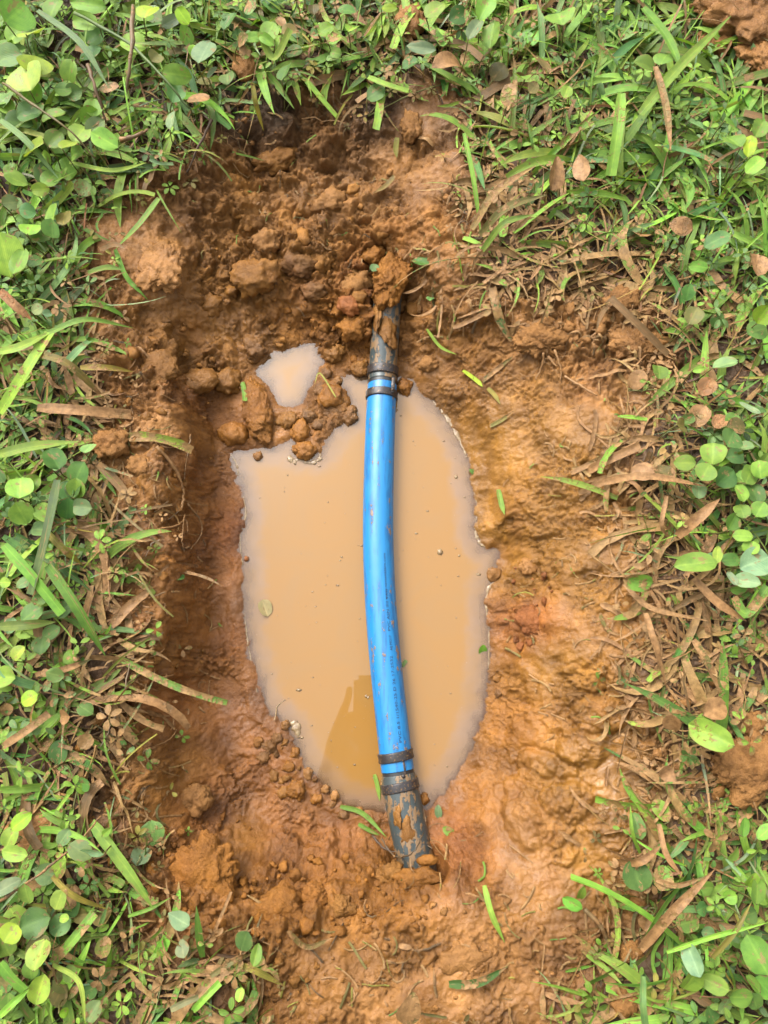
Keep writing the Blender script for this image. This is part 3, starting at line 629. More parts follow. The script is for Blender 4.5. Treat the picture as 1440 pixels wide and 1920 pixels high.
clod('mud_clod', 800, 1612, 20, 10, 5, ORG, .4, 'small angular orange clod jammed beside the near end of the grey pipe', GC, .6, .8, rough=.5, base=-.06)
clod('mud_clod', 786, 1648, 44, 20, 4, ORG, .5, 'clay lump closing over the near end of the grey pipe', GC, .1, .9, crumb=.9, base=-.055)
clod('mud_clod', 733, 1640, 26, 20, 20, BRN, .5, 'brown lump left of the near end of the grey pipe', GC, .1, .9, crumb=.9, base=-.065)
clod('mud_clod', 60, 1560, 52, 42, 30, TAN, .6, 'smooth rounded lump of clay among the leaves at the left edge', GC, .3, .5, rough=.6, crumb=.4)
clod('mud_clod', 460, 128, 21, 36, 8, TAN, .2, 'dry leaf shaped crust of clay standing in the turf at the far edge', GC, .8, .6, rough=.6, crumb=.8)
clod('mud_clod', 772, 240, 20, 30, 0, TAN, .35, 'upright tan clod below the pale floating leaf at the far edge', GC, .4, .7, crumb=.9)
clod('mud_clod', 770, 48, 28, 38, 0, TAN, .4, 'clay lump in the turf at the top, left of centre top leaves', GC, .5, .6, crumb=.9)
clod('mud_clod', 1390, 40, 90, 70, -30, TAN, .55, 'large heap of wet tan clay in the top right corner', GC, .75, .5, crumb=.9)
clod('mud_clod', 1425, 120, 50, 60, 10, TAN, .5, 'second heap of clay below the corner heap at the right edge', GC, .8, .5, crumb=.9)
clod('mud_clod', 1340, 85, 34, 30, 0, TAN, .5, 'small clay lump at the left foot of the corner heap', GC, .35, .6, crumb=.9)
clod('mud_clod', 1010, 640, 46, 32, 10, TAN, .3, 'pale rough clod with hanging roots on the right bank', GC, .4, .6, crumb=1.)
clod('mud_clod', 1165, 565, 36, 22, 20, TAN, .3, 'pale flake of clay on the turf edge of the right bank', GC, .5, .5, crumb=1.)
clod('mud_clod', 1190, 640, 50, 36, -10, TAN, .6, 'lumpy clay pushed up against the grass on the right bank', GC, .2, .45, crumb=.8)
clod('mud_clod', 1400, 1435, 70, 55, 20, TAN, .4, 'large flat slab of clay lying on the grass at the right edge', GC, 1.1, .4, crumb=.9)
clod('mud_clod', 1410, 1360, 26, 24, 0, TAN, .35, 'small clod above the flat slab at the right edge', GC, .6, .6, crumb=.9)
clod('mud_clod', 1180, 1780, 25, 18, 20, TAN, .35, 'small tan clod among the leaves on the near right bank', GC, .6, .6, crumb=.9)
clod('mud_clod', 1168, 1876, 24, 28, 15, TAN, .3, 'pale clod at the bottom edge right of the mud', GC, .7, .6, crumb=.8)
clod('mud_clod', 870, 1800, 44, 26, 10, TAN, .5, 'broad soft clod on the near bank above the mud smeared leaf', GC, .25, .5, crumb=.6)
clod('mud_clod', 990, 1063, 17, 16, 0, TAN, .5, 'small clod at the top of the red streak on the right slope', GC, .4, .7)
clod('mud_clod', 1000, 1165, 26, 30, 20, RED, .4, 'red clay lump embedded in the right slope', GC, .05, .5, crumb=.9)
GS = 'small stones along the water edge'
for (u, v, r, c, l) in ((484,855,9,TAN,'pale pebble standing alone in the shallow water at the left corner of the pool'),(925,1076,14,TAN,'round pale pebble half out of the water at the right shore'),
  (536,1360,10,DBR,'dark pebble at the far end of the pebble heap'),(552,1412,10,ORG,'orange pebble on top of the pebble heap'),(541,1437,12,ORG,'round orange pebble in the middle of the heap'),(514,1455,11,BRN,'brown pebble at the upper left of the heap'),
  (577,1450,11,TAN,'pebble sticking out furthest from the heap towards the pipe'),(556,1480,20,ORG,'largest knobbly stone of the pebble heap'),(532,1485,12,BRN,'brown stone left of the largest stone in the heap'),(505,1400,15,DBR,'dark grey stone near the foam blob at the heap'),
  (520,1385,12,DBR,'dark striped stone at the water side of the heap'),(484,1390,10,ORG,'small stone at the upland side of the heap'),(495,1420,12,DBR,'grey brown stone between the dark stones of the heap'),(594,1498,10,ORG,'pebble ringed by water right of the heap'),(610,1480,8,TAN,'tiny pebble in the water ring right of the heap'),
  (628,1492,9,TAN,'middle pebble of the three in the water ring'),(622,1508,8,DBR,'lowest pebble of the water ring'),(645,1527,11,DBR,'dark pebble beside the green stalk at the near shore'),(672,1520,9,BRN,'pebble between the near shore and the pipe'),(540,790,19,BRN,'round pebble at the lower rim of the puddle'),
  (580,780,16,DBR,'pebble on the spit right below the puddle'),(597,795,13,DBR,'grey pebble on the spit just above the open pool'),(632,792,6,RED,'tiny red pebble at the tip of the spit'),(612,700,12,DBR,'dark pebble on the right rim of the puddle'),(633,714,9,TAN,'small pale pebble on the right rim of the puddle'),
  (758,725,16,ORG,'orange stone under the water right of the upper pipe joint'),(462,1048,5,RED,'tiny red pebble by the left shore'),(935,1300,9,DBR,'dark pebble at the lower right shore'),(932,1272,8,BRN,'brown pebble above the dark one on the lower right shore'),(795,1498,11,ORG,'rounded stone right of the lower grey pipe')):
    clod('pebble', u, v, r, r*.88, (u*7) % 90, c, .85, l, GS, .12, .8, 1.0, 'pebble', .7)

# ------------------------------------------------------------------ leaves and blades
GREENS = {'g': (.125,.215,.030), 'l': (.160,.270,.034), 'y': (.200,.300,.018), 'd': (.062,.132,.026), 'b': (.112,.192,.062), 'p': (.150,.215,.100), 'o': (.185,.165,.030), 'n': (.205,.122,.052), 'm': (.125,.105,.03), 'w': (.30,.27,.13), 'k': (.07,.043,.02), 's': (.11,.07,.03)}
def jit(c, k=.14):
    r = np.random.RandomState(jit.s); jit.s += 1
    return np.clip(np.array(c)*(1+k*r.normal(size=3)*np.array([1, .6, 1]))*(1+.18*r.normal()), .004, .4)
jit.s = 100
NL, NA = 8, 6
def leaf_mesh(L, W, fold=.25, cup=.15, notch=.0, tip=.0, wave=.06, seed=0):
    """leaf in its own frame: base at origin, axis +y, upper face +z"""
    r = np.random.RandomState(seed); V_ = []; BL = []; Fs = []
    ph = r.uniform(0, 6.28)
    for i in range(NL+1):
        t = i/NL
        if tip > 0: w = math.sin(math.pi*min(1, t**.75))**.8 if 0 < t < 1 else 0
        else: w = math.sqrt(max(0, 1-(2*t-1)**2))
        w = max(w, .06 if t in (0., 1.) else 0)
        for j in range(NA+1):
            a = (j/NA)*2-1
            y = t + (-notch*(1-abs(a))*(1-t)**3*.0) + (notch*abs(a)**1.5*.0)
            if notch: y = t - notch*(1-abs(a))*max(0, t-.7)/.3*.5
            x = a*w*.5*(1+.05*math.sin(7*t+ph))
            z = fold*abs(x)*W/L*1.0 - cup*(t-.45)**2*.8 + wave*.5*math.sin(5.2*t+ph+2.2*a)*abs(a)
            V_.append((x*W, y*L, z*L)); BL.append((a, t, ph))
    for i in range(NL):
        for j in range(NA):
            k_ = i*(NA+1)+j; Fs.append((k_, k_+1, k_+NA+2, k_+NA+1))
    return np.array(V_), Fs, np.array(BL)
_ls = [0]
def leaf(parent, u, v, Lpx, Wpx, ang, col='g', mud=.1, up=.02, tilt=None, name='leaf', label=None, **kw):
    """leaf of Lpx x Wpx pixels centred at (u, v), axis turned ang degrees in the picture plane"""
    _ls[0] += 1; s = _ls[0]; r = np.random.RandomState(s+500)
    if up >= .02: up = up*.75+.014
    g = G(u, v, up); p = np.array(g); sc = depth_at(p)/FPX
    L, W_l = Lpx*sc, Wpx*sc
    V_, F_, BL = leaf_mesh(L, W_l, kw.get('fold', r.uniform(.1, .45)), kw.get('cup', r.uniform(-.1, .35)), kw.get('notch', .12 if r.rand() < .5 else 0), kw.get('tip', 0), seed=s)
    V_ = V_ - np.array([0, L*.5, 0])
    tx = r.normal()*.3 if tilt is None else tilt; ty = r.normal()*.34
    Mx = Matrix.Rotation(math.radians(ang-90), 3, 'Z') @ Matrix.Rotation(tx, 3, 'X') @ Matrix.Rotation(ty, 3, 'Y')
    V_ = (np.array(Mx) @ V_.T).T
    base = p + np.array(Mx @ Vector((0, -L*.5, 0)))
    t = jit(GREENS[col] if isinstance(col, str) else col, .10)
    ti = np.tile(np.r_[t, mud], (len(V_), 1))
    o = mesh_obj(name, V_, F_, M_LEAF, attrs={'tint': ti, 'bl': BL})
    o.location = p
    if parent is not None:
        o.parent = parent; o.matrix_parent_inverse = Matrix.Translation(-Vector(parent.location))
    if label: o['label'] = label
    return o, base
def ribbon(path, widths, tint, mud, fold=.35, twist=0., seed=0):
    path = np.asarray(path); n = len(path); tg = np.gradient(path, axis=0); tg /= np.linalg.norm(tg, axis=1)[:, None]+1e-9
    V_ = []; BL = []
    for i in range(n):
        s = np.cross(tg[i], [0, 0, 1.]); ln = np.linalg.norm(s); s = s/ln if ln > 1e-3 else np.array([1., 0, 0]); w = np.cross(s, tg[i])
        a = twist*(i/(n-1)-.3); s2 = math.cos(a)*s + math.sin(a)*w; w2 = np.cross(s2, tg[i])
        for j in (-1, -.5, 0, .5, 1):
            V_.append(path[i] + s2*widths[i]*.5*j + w2*fold*widths[i]*.5*abs(j)); BL.append((j, i/(n-1), seed))
    F_ = [(i*5+j, i*5+j+1, i*5+j+6, i*5+j+5) for i in range(n-1) for j in range(4)]
    m_ = np.broadcast_to(mud, (n,)).repeat(5)
    ti = np.concatenate([np.tile(tint, (n*5, 1)), m_[:, None]], 1)
    return np.array(V_), F_, np.array(BL), ti
_bs = [0]
GB = 'single grass blades'
def blade(pts, wpx, col, mud, label, up=.012, blunt=False, name='grass_blade', cat='grass blade', group=GB, parent=None, fold=.35, prof=None):
    """a single blade through photo pixels, raised over the ground by up (number or list)"""
    _bs[0] += 1; ups = up if isinstance(up, (list, tuple)) else [up]*len(pts)
    ups = [h_*.75+.012 if h_ >= .02 else h_ for h_ in ups]
    q = catmull([G(u, v, h_) for (u, v), h_ in zip(pts, ups)], 7); n = len(q); t = np.linspace(0, 1, n)
    sc = depth_at(q[n//2])/FPX
    w = (np.clip(.72+t*2, 0, 1)*(1 if blunt else 1)*np.where(t > .6, 1-(0 if blunt else .95)*((t-.6)/.4)**1.4, 1))*wpx*sc
    q[:, 2] = np.maximum(q[:, 2], ground(q[:, 0], q[:, 1])+.0015)
    mu = np.clip(np.array(mud if isinstance(mud, (list, tuple)) else [mud, mud]), 0, 1); mu = np.interp(t, np.linspace(0, 1, len(mu)), mu)
    V_, F_, BL, ti = ribbon(q, w, jit(GREENS[col], .1), mu, fold, random.uniform(-.5, .5), _bs[0]*.37)
    o = mesh_obj(name, V_, F_, M_LEAF, attrs={'tint': ti, 'bl': BL}, loc=q[0])
    if parent is not None:
        o.parent = parent; o.matrix_parent_inverse = Matrix.Translation(-Vector(parent.location)); return o
    return tag(o, label, cat, group)
def stem_tube(pts, rad, col=(.10,.10,.03), mud=.3, seg=6):
    V_, F_ = tube(pts, rad, seg); n = len(V_)
    return V_, F_, {'tint': np.tile(np.r_[col, mud], (n, 1)), 'bl': np.tile([.5, .5, 0], (n, 1))}
def twig(name, pts, wpx, col, mud, label, cat, up=.004, group=None, taper=.5):
    ups = up if isinstance(up, (list, tuple)) else [up]*len(pts)
    q = catmull([G(u, v, h_) for (u, v), h_ in zip(pts, ups)], 6); sc = depth_at(q[len(q)//2])/FPX
    r = np.random.RandomState(int(pts[0][0]*3+pts[0][1])); q = q + r.normal(size=q.shape)*.0004
    V_, F_, A = stem_tube(q, np.linspace(1, taper, len(q))*wpx*.5*sc*(1+.15*r.normal(size=len(q))), GREENS[col] if isinstance(col, str) else col, mud, 7)
    o = mesh_obj(name, V_, F_, M_LEAF, attrs=A, loc=q[0]); return tag(o, label, cat, group)

# --- creeping round-leaved weeds: explicit leaves (u, v, length, width, angle, colour, mud, height) plus filler of the same plant
def mats(fill_n, cu, cv, ru, rv, cols, mud, smin, smax, seed, low=.006, high=.03, avoid=True):
    r = np.random.RandomState(seed); out = []
    while len(out) < fill_n:
        a = r.uniform(0, 2*math.pi); q = math.sqrt(r.rand()); u = cu+ru*q*math.cos(a); v = cv+rv*q*math.sin(a)
        p = P(u, v, 0)
        if avoid and poly_sd(np.array([p[0]]), np.array([p[1]]), MUD_XY)[0] < .004: 
            if r.rand() < .985: continue
        s = r.uniform(smin, smax); out.append((u, v, s, s*r.uniform(.8, 1.05), r.uniform(0, 360), cols[r.randint(len(cols))], np.clip(mud+r.normal()*.16, 0, 1), r.uniform(low, high)))
    return out
def weed(label, leaves, group='creeping round leaved weeds', stemcol=(.12,.115,.035), cat='weed', name='creeping_weed', mud=.3):
    us = np.mean([l[0] for l in leaves]); vs = np.mean([l[1] for l in leaves]); loc = G(us, vs)
    rt = empty(name, tuple(loc), label, cat, group); bases = []
    for l in leaves:
        _, b = leaf(rt, *l[:8]); bases.append(b)
    # runner linking the leaf stalks near the ground
    order = []; left = list(range(len(bases))); cur = left.pop(0); order.append(cur)
    while left:
        d = [np.linalg.norm(bases[i][:2]-bases[cur][:2]) for i in left]; cur = left.pop(int(np.argmin(d))); order.append(cur)
    VV = []; FF = []; n0 = 0; AA = {'tint': [], 'bl': []}
    def add(pts, r_):
        nonlocal n0
        v_, f_, a_ = stem_tube(pts, r_, stemcol, mud, 5); VV.append(v_); FF.extend([tuple(i+n0 for i in f) for f in f_]); n0 += len(v_)
        for k_ in AA: AA[k_].append(a_[k_])
    run = []
    for i in order:
        b = bases[i]; gz = groundf(b[0], b[1]); foot = np.array([b[0]+random.uniform(-.006, .006), b[1]+random.uniform(-.006, .006), gz+.002]); run.append(foot)
        midp = (foot+b)/2 + np.array([random.uniform(-.004, .004), random.uniform(-.004, .004), .002])
        add(catmull([foot, midp, b], 3), .0007)
    for a, b in zip(run[:-1], run[1:]):
        if np.linalg.norm(a-b) < .3: 
            m_ = (a+b)/2; m_[2] = groundf(m_[0], m_[1])+.004; add(catmull([a, m_, b], 4), .0009)
    A = {k_: np.concatenate(v_) for k_, v_ in AA.items()}
    o = mesh_obj('stem', np.concatenate(VV), FF, M_LEAF, attrs=A); o.parent = rt; o.matrix_parent_inverse = Matrix.Translation(-Vector(loc))
    return rt
weed('large bright round leaves of the weed in the top left corner', [(30,25,60,70,60,'l',0,.05),(48,145,60,78,110,'l',.02,.055),(66,122,36,62,85,'y',0,.065),(165,8,70,34,170,'l',.02,.05),(160,42,60,36,160,'g',.05,.04),(15,110,56,50,200,'b',.05,.03),(60,60,60,56,90,'l',.05,.045),(278,22,38,50,70,'y',.0,.055),(343,30,34,26,130,'y',.03,.055),(60,170,40,40,30,'g',.1,.03),(320,40,40,22,20,'p',.1,.03)]
     + mats(16, 150, 60, 160, 80, 'ggldb', .1, 36, 56, 1))
weed('pale upright leaves of the weed above the dark turf edge', [(383,98,64,46,75,'p',.05,.055),(332,140,56,36,10,'l',.12,.045),(327,172,46,38,80,'b',.2,.03),(322,225,38,22,80,'p',.05,.05),(398,135,34,17,70,'p',.1,.045),(292,108,24,30,60,'m',.2,.03),(205,165,40,26,0,'m',.55,.035),(365,98,30,26,100,'l',.1,.04),(372,185,44,40,20,'n',.7,.02)]
     + mats(10, 400, 90, 90, 90, 'gbmd', .3, 26, 42, 2))
weed('round leaves of the weed on the far left above the bare lip', [(66,279,64,42,175,'l',.05,.045),(128,272,50,31,80,'l',.05,.045),(196,262,52,42,160,'l',.05,.045),(99,217,48,38,20,'g',.08,.035),(176,203,36,34,90,'g',.1,.03),(118,168,32,26,0,'g',.05,.03),(103,262,40,36,50,'g',.15,.03),(85,325,42,44,100,'d',.15,.02),(155,352,30,32,60,'b',.5,.02),(35,230,50,42,10,'d',.1,.02),(180,240,44,36,40,'b',.2,.025),(205,372,40,44,60,'d',.5,.006)]
     + mats(22, 100, 230, 110, 110, 'gdgbl', .14, 30, 48, 3))
weed('twin notched leaves of the weed at the left edge below the top clump', [(57,428,42,42,95,'l',.1,.04),(98,428,37,38,70,'b',.15,.04),(10,478,82,70,100,'l',.06,.055),(36,490,62,30,80,'l',.1,.06),(65,490,34,30,60,'d',.4,.02),(120,408,46,30,100,'o',.3,.025),(75,355,34,24,10,'l',.1,.03),(20,380,36,30,40,'b',.1,.03),(70,580,24,22,20,'p',.3,.03),(88,588,18,16,40,'p',.2,.03)]
     + mats(14, 50, 420, 70, 110, 'gdgb', .18, 28, 44, 4))
weed('dewy dark round leaves of the weed beside the dry topped clod', [(101,860,46,44,120,'d',.08,.04),(147,888,50,44,60,'d',.1,.035),(155,951,42,34,170,'b',.05,.045),(126,953,42,36,80,'d',.12,.03),(145,915,40,38,90,'g',.3,.03),(38,915,46,52,100,'l',.05,.045),(40,962,46,44,110,'g',.12,.04),(166,840,30,32,70,'b',.25,.03),(60,905,36,30,40,'l',.05,.035),(112,870,34,30,30,'b',.2,.02)]
     + mats(12, 60, 920, 90, 80, 'gdgb', .2, 28, 42, 5))
weed('small round bright leaf and its dark neighbours on the middle left edge', [(55,1310,34,30,30,'y',.03,.05),(10,1092,24,20,0,'l',.05,.04),(35,1225,32,28,60,'l',.1,.04),(60,1150,48,44,40,'d',.12,.02),(78,1210,36,34,90,'d',.2,.02),(122,1343,28,28,0,'n',.9,.02),(60,1290,30,26,40,'g',.3,.02),(10,1270,44,40,0,'l',.05,.04),(160,1330,34,28,150,'d',.45,.015),(160,1390,30,30,60,'g',.7,.015)]
     + mats(16, 60, 1240, 80, 150, 'gdbg', .28, 24, 38, 6))
weed('pale grey muddy leaf on a runner at the lower left bank', [(265,1604,42,38,80,'p',.35,.012),(285,1562,46,46,100,'d',.4,.01),(150,1595,52,36,150,'b',.2,.03),(172,1598,46,16,170,'p',.15,.035),(120,1570,34,26,60,'b',.4,.02),(112,1628,36,34,50,'g',.45,.02),(300,1575,30,22,20,'n',.8,.006),(200,1560,24,14,40,'l',.3,.02),(110,1410,48,36,80,'d',.35,.015),(155,1470,40,30,0,'d',.4,.015)])
weed('large oval leaf fleckled with clay in the lower left corner', [(74,1790,54,50,85,'l',.35,.05),(27,1600,50,30,170,'g',.08,.05),(40,1540,44,30,40,'y',.02,.055),(20,1570,40,34,70,'g',.1,.03),(50,1675,42,32,100,'g',.1,.035),(10,1665,58,28,30,'p',.1,.045),(65,1730,56,54,20,'d',.1,.02),(135,1695,46,46,60,'d',.3,.015),(195,1720,36,42,90,'m',.45,.012),(195,1776,38,30,80,'o',.5,.02),(20,1750,34,44,60,'y',.05,.045),(120,1722,20,16,0,'l',.1,.02),(205,1825,32,26,10,'d',.5,.012),(175,1896,38,34,60,'b',.5,.03),(170,1855,34,32,30,'d',.4,.015),(120,1898,18,18,0,'y',.03,.03),(75,1855,50,40,80,'l',.1,.03),(130,1850,46,40,40,'m',.55,.015)]
     + mats(22, 70, 1760, 100, 150, 'gdgbm', .25, 28, 46, 7))
weed('pair of clay smeared round leaves on the near right bank', [(1194,1640,58,52,100,'d',.4,.02),(1243,1646,46,40,70,'g',.5,.02),(1195,1548,50,28,100,'d',.45,.012),(1240,1520,44,30,120,'g',.5,.012),(1218,1755,44,34,0,'g',.5,.015),(1290,1730,48,34,10,'g',.5,.02),(1155,1820,34,26,0,'m',.5,.015),(1235,1700,40,30,80,'n',.85,.012),(1215,1735,26,40,60,'n',.9,.012)])
weed('pale spoon shaped leaf and clover mates in the lower right corner', [(1300,1800,58,38,100,'p',.06,.055),(1295,1838,50,42,60,'l',.1,.04),(1340,1845,52,34,160,'g',.15,.035),(1420,1670,48,34,80,'g',.05,.05),(1420,1790,70,56,110,'g',.06,.05),(1410,1650,36,24,70,'l',.02,.05),(1405,1715,30,36,20,'d',.15,.02),(1395,1550,36,20,80,'g',.25,.03),(1375,1600,34,30,30,'l',.12,.03),(1435,1560,40,24,40,'g',.15,.03),(1390,1870,46,36,0,'g',.1,.03)]
     + mats(20, 1370, 1780, 90, 140, 'gdlbg', .2, 24, 42, 8))
weed('broad rumpled bright leaf smeared with clay at the right edge', [(1332,1378,86,52,150,'l',.4,.05),(1318,1362,50,36,80,'g',.3,.035),(1290,1425,34,40,60,'d',.5,.015),(1250,1450,30,36,30,'n',.75,.015),(1260,1355,40,34,100,'n',.85,.02),(1340,1330,60,40,20,'n',.92,.03)])
weed('long oval bright leaf with a folded top at the right edge', [(1305,1057,82,42,5,'l',.22,.055),(1197,1090,60,36,175,'g',.5,.03),(1345,1040,34,18,80,'l',.15,.05),(1335,1045,22,20,30,'b',.1,.05),(1370,1050,36,28,0,'d',.1,.03),(1415,1055,60,56,20,'p',.15,.06),(1400,1090,50,30,160,'p',.25,.05),(1372,1085,30,17,120,'p',.02,.045),(1385,1085,28,24,60,'d',.05,.03),(1405,1095,20,20,20,'g',.1,.03),(1385,1105,30,20,0,'l',.1,.03),(1210,1010,28,18,40,'g',.5,.02)])
weed('cluster of dark round leaves with brown edges at the right edge', [(1284,868,40,30,170,'l',.1,.045),(1337,850,44,48,80,'g',.1,.045),(1323,885,36,40,60,'g',.1,.05),(1370,823,44,46,60,'d',.03,.04),(1360,895,42,44,40,'d',.08,.035),(1388,925,34,36,110,'g',.25,.05),(1405,890,40,40,60,'g',.1,.04),(1415,925,48,38,90,'d',.1,.04),(1391,958,34,32,90,'g',.02,.045),(1373,978,36,32,60,'g',.05,.045),(1425,955,32,34,60,'g',.05,.045),(1393,1005,36,26,175,'l',.02,.055),(1408,1027,28,32,60,'l',.05,.055),(1425,880,36,34,90,'g',.05,.05),(1310,920,34,28,80,'b',.4,.025),(1245,888,42,34,150,'m',.6,.02),(1205,885,46,36,0,'n',.85,.012)]
     + mats(12, 1390, 860, 60, 80, 'gdgb', .12, 28, 40, 9))
weed('upright round leaf edged with clay above the right hand cluster', [(1236,697,36,34,80,'g',.2,.04),(1277,798,36,30,10,'m',.4,.03),(1290,785,28,22,20,'d',.4,.02),(1360,684,46,36,10,'b',.15,.045),(1310,693,24,14,10,'l',.1,.04),(1325,725,40,34,60,'n',.6,.02),(1195,712,40,34,60,'n',.8,.012),(1405,765,44,14,140,'p',.05,.05),(1380,800,40,34,0,'m',.4,.03),(1310,780,46,40,60,'n',.7,.02),(1350,790,40,30,40,'n',.65,.02)])
weed('round muddy leaf and clover below the grass on the right', [(1300,592,38,36,60,'m',.35,.035),(1290,548,32,26,80,'d',.3,.02),(1278,424,46,34,170,'n',.6,.04),(1200,440,42,40,60,'n',.75,.015),(1310,500,36,22,170,'g',.1,.04),(1345,450,52,32,20,'b',.05,.035),(1420,497,50,40,80,'n',.7,.05),(1430,590,36,44,60,'y',.2,.05),(1420,620,46,40,20,'d',.3,.03),(1345,600,30,26,80,'d',.3,.02)])
weed('scattered round leaves among the grass at the top right', [(1050,35,44,58,95,'g',.1,.045),(922,65,50,40,80,'g',.25,.045),(890,54,52,26,60,'p',.05,.06),(954,177,44,30,80,'o',.6,.05),(979,145,38,32,100,'g',.4,.045),(1000,165,34,22,60,'m',.4,.04),(770,120,34,34,20,'d',.4,.025),(1210,123,48,36,170,'g',.1,.05),(1245,110,36,40,60,'g',.1,.04),(1020,120,44,26,110,'m',.5,.03),(1062,172,34,24,70,'l',.2,.04),(705,175,38,34,20,'d',.3,.02),(730,15,30,16,0,'y',.1,.05),(815,20,44,36,40,'g',.2,.04),(860,30,40,34,30,'d',.2,.03),(910,15,50,36,60,'g',.1,.04)]
     + mats(12, 1000, 70, 260, 70, 'gdgbm', .35, 28, 44, 10))
weed('thin leaved bright weed beside the right edge under the top heap', [(1375,265,48,40,110,'l',.05,.05),(1405,274,42,26,80,'y',.05,.055),(1415,310,44,30,40,'l',.05,.045),(1430,285,40,30,20,'g',.05,.04),(1370,235,40,30,0,'l',.05,.04),(1425,240,40,34,60,'g',.1,.035)])
weed('round leaves of the weed along the top edge left of centre', [(505,60,40,36,60,'g',.25,.035),(475,70,40,20,30,'g',.15,.035),(500,75,34,20,150,'l',.2,.035),(535,135,40,36,70,'d',.15,.025),(545,60,36,30,20,'m',.4,.03),(660,55,30,28,60,'g',.3,.03),(650,20,36,30,0,'d',.3,.03),(610,55,32,26,30,'g',.3,.03),(430,40,40,38,60,'d',.2,.03),(455,75,30,26,10,'m',.5,.03)]
     + mats(16, 560, 60, 130, 70, 'gdbm', .35, 22, 36, 12))

# --- hand-placed blades, stalks, leaves and roots
Bl = blade
Bl([(298,372),(262,420),(216,468)],11,'g',.1,'bent green blade lying on the tan lump at the left lip, upper half',[.02,.02,.008])
Bl([(216,468),(238,520),(277,562)],9,'g',.25,'olive blade running down the left lip from the bent blade',[.008,.006,.004])
Bl([(165,512),(200,502),(230,505)],11,'g',.1,'short flat green blade joining the bent blades at the left lip',[.01,.012,.01])
Bl([(0,775),(50,695),(95,625)],22,'l',.42,'long wide pale blade with a brown streak on the left, tip up',[.03,.045,.03],True)
Bl([(0,852),(60,838),(148,828)],19,'l',.22,'wide blade pointing right above the dewy leaves',[.04,.04,.03])
Bl([(8,1022),(60,1080),(118,1150)],20,'l',.3,'broad cut blade slanting down from the left edge below the dewy leaves',[.05,.045,.03],True)
Bl([(90,1060),(145,1140),(198,1230)],20,'g',.28,'broad dark green blade slanting towards the hollow on the middle left',[.04,.04,.015])
Bl([(108,900),(88,1000),(58,1115)],17,'b',.15,'straight blue green blade crossing the cut blade on the left',[.04,.05,.035],True)
Bl([(0,1175),(50,1172),(105,1166)],18,'g',.12,'horizontal green blade with one brown spot at the left edge',[.04,.04,.02])
Bl([(0,1255),(30,1275),(62,1285)],16,'p',.3,'pale short blade dipping into the left foliage',[.05,.04,.03],True)
Bl([(5,1400),(50,1370),(92,1338)],15,'m',.7,'clay coated blade slanting up at the left edge below the small bright leaf',[.03,.035,.025],True)
Bl([(65,1266),(120,1255),(172,1236)],12,'m',.55,'thin muddy blade pointing right below the broad dark blade',[.02,.02,.015])
Bl([(90,1000),(120,1030),(155,1060)],13,'o',.5,'yellowed blade with clay tip left of the roots',[.035,.03,.015])
Bl([(60,660),(130,685),(205,757)],15,'m',.5,'arched muddy blade curling down over the left bank',[.04,.045,.01])
Bl([(150,690),(200,690),(250,697)],12,'o',.5,'yellow tan blade pointing at the hollow on the left bank',[.03,.03,.015])
Bl([(70,765),(150,770),(245,778)],20,'n',.8,'wide clay coated blade lying flat across the left bank',[.02,.02,.008],True)
Bl([(90,625),(160,600),(250,615)],12,'g',.35,'thin arching blade over the left bank ending at a muddy tuft',[.03,.04,.006])
Bl([(125,680),(150,655),(168,640)],15,'b',.3,'short stub of blade on the left bank above the wide clay coated blade',[.03,.03,.02],True)
Bl([(0,545),(30,575),(60,600)],17,'n',.7,'brown streaked blade slanting down at the left edge under the twin leaves',[.05,.045,.04])
Bl([(0,660),(40,650),(100,620)],17,'g',.2,'green arched blade meeting the brown streaked blade',[.04,.045,.03])
Bl([(97,1805),(135,1765),(178,1712)],18,'l',.5,'broad cut blade with pink clay marks in the lower left',[.03,.04,.035],True)
Bl([(98,1643),(140,1680),(205,1706)],11,'o',.3,'yellow green curved stalk blade pointing right in the lower left',[.03,.035,.02])
Bl([(100,1808),(148,1840),(160,1920)],10,'l',.03,'slim bright curved blade in the lower left corner',[.04,.06,.05])
Bl([(0,1805),(20,1830),(48,1855)],20,'g',.3,'short wide blade with a tan end at the lower left edge',[.06,.05,.04],True)
Bl([(0,1905),(25,1880),(55,1855)],13,'l',.1,'green blade rising across the lower left corner',[.05,.05,.04])
Bl([(240,1718),(280,1704),(320,1683)],7,'g',.15,'thin dark green blade lying on the near left clay',[.006,.01,.01])
Bl([(908,1660),(922,1715),(946,1767)],11,'l',.15,'slim green blade stuck in the near bank right of the pipe',[.02,.015,.004])
Bl([(842,1845),(895,1842),(952,1812)],16,'d',.45,'dark leaf blade smeared with clay at the bottom of the mud',[.006,.01,.008])
Bl([(800,617),(825,650),(856,665)],6,'l',.15,'thin green stalk curving on the slope right of the grey pipe',[.01,.008,.004])
Bl([(905,715),(935,690),(962,668)],9,'m',.5,'short brown green blade on the smooth right slope',[.006,.006,.006])
Bl([(918,800),(940,788),(965,770)],8,'m',.55,'short olive blade lying above the pool on the right slope',[.005,.005,.005])
Bl([(868,695),(895,715),(905,725)],8,'y',.15,'yellow green stub on the right slope beside the upper joint',[.006,.006,.006])
Bl([(914,728),(926,740),(938,758)],9,'o',.3,'pale yellow scrap of blade below the yellow green stub',[.005,.005,.004])
Bl([(934,918),(940,945),(946,965)],10,'g',.35,'small green tuft blade on the right slope above the pool',[.006,.006,.005])
Bl([(870,250),(888,340),(902,445)],9,'l',.12,'long thin upright blade at the top right of the hollow',[.03,.03,.01])
Bl([(1165,175),(1158,245),(1145,330)],20,'l',.35,'tall pale blade streaked with clay among the top right grass',[.08,.07,.03],True)
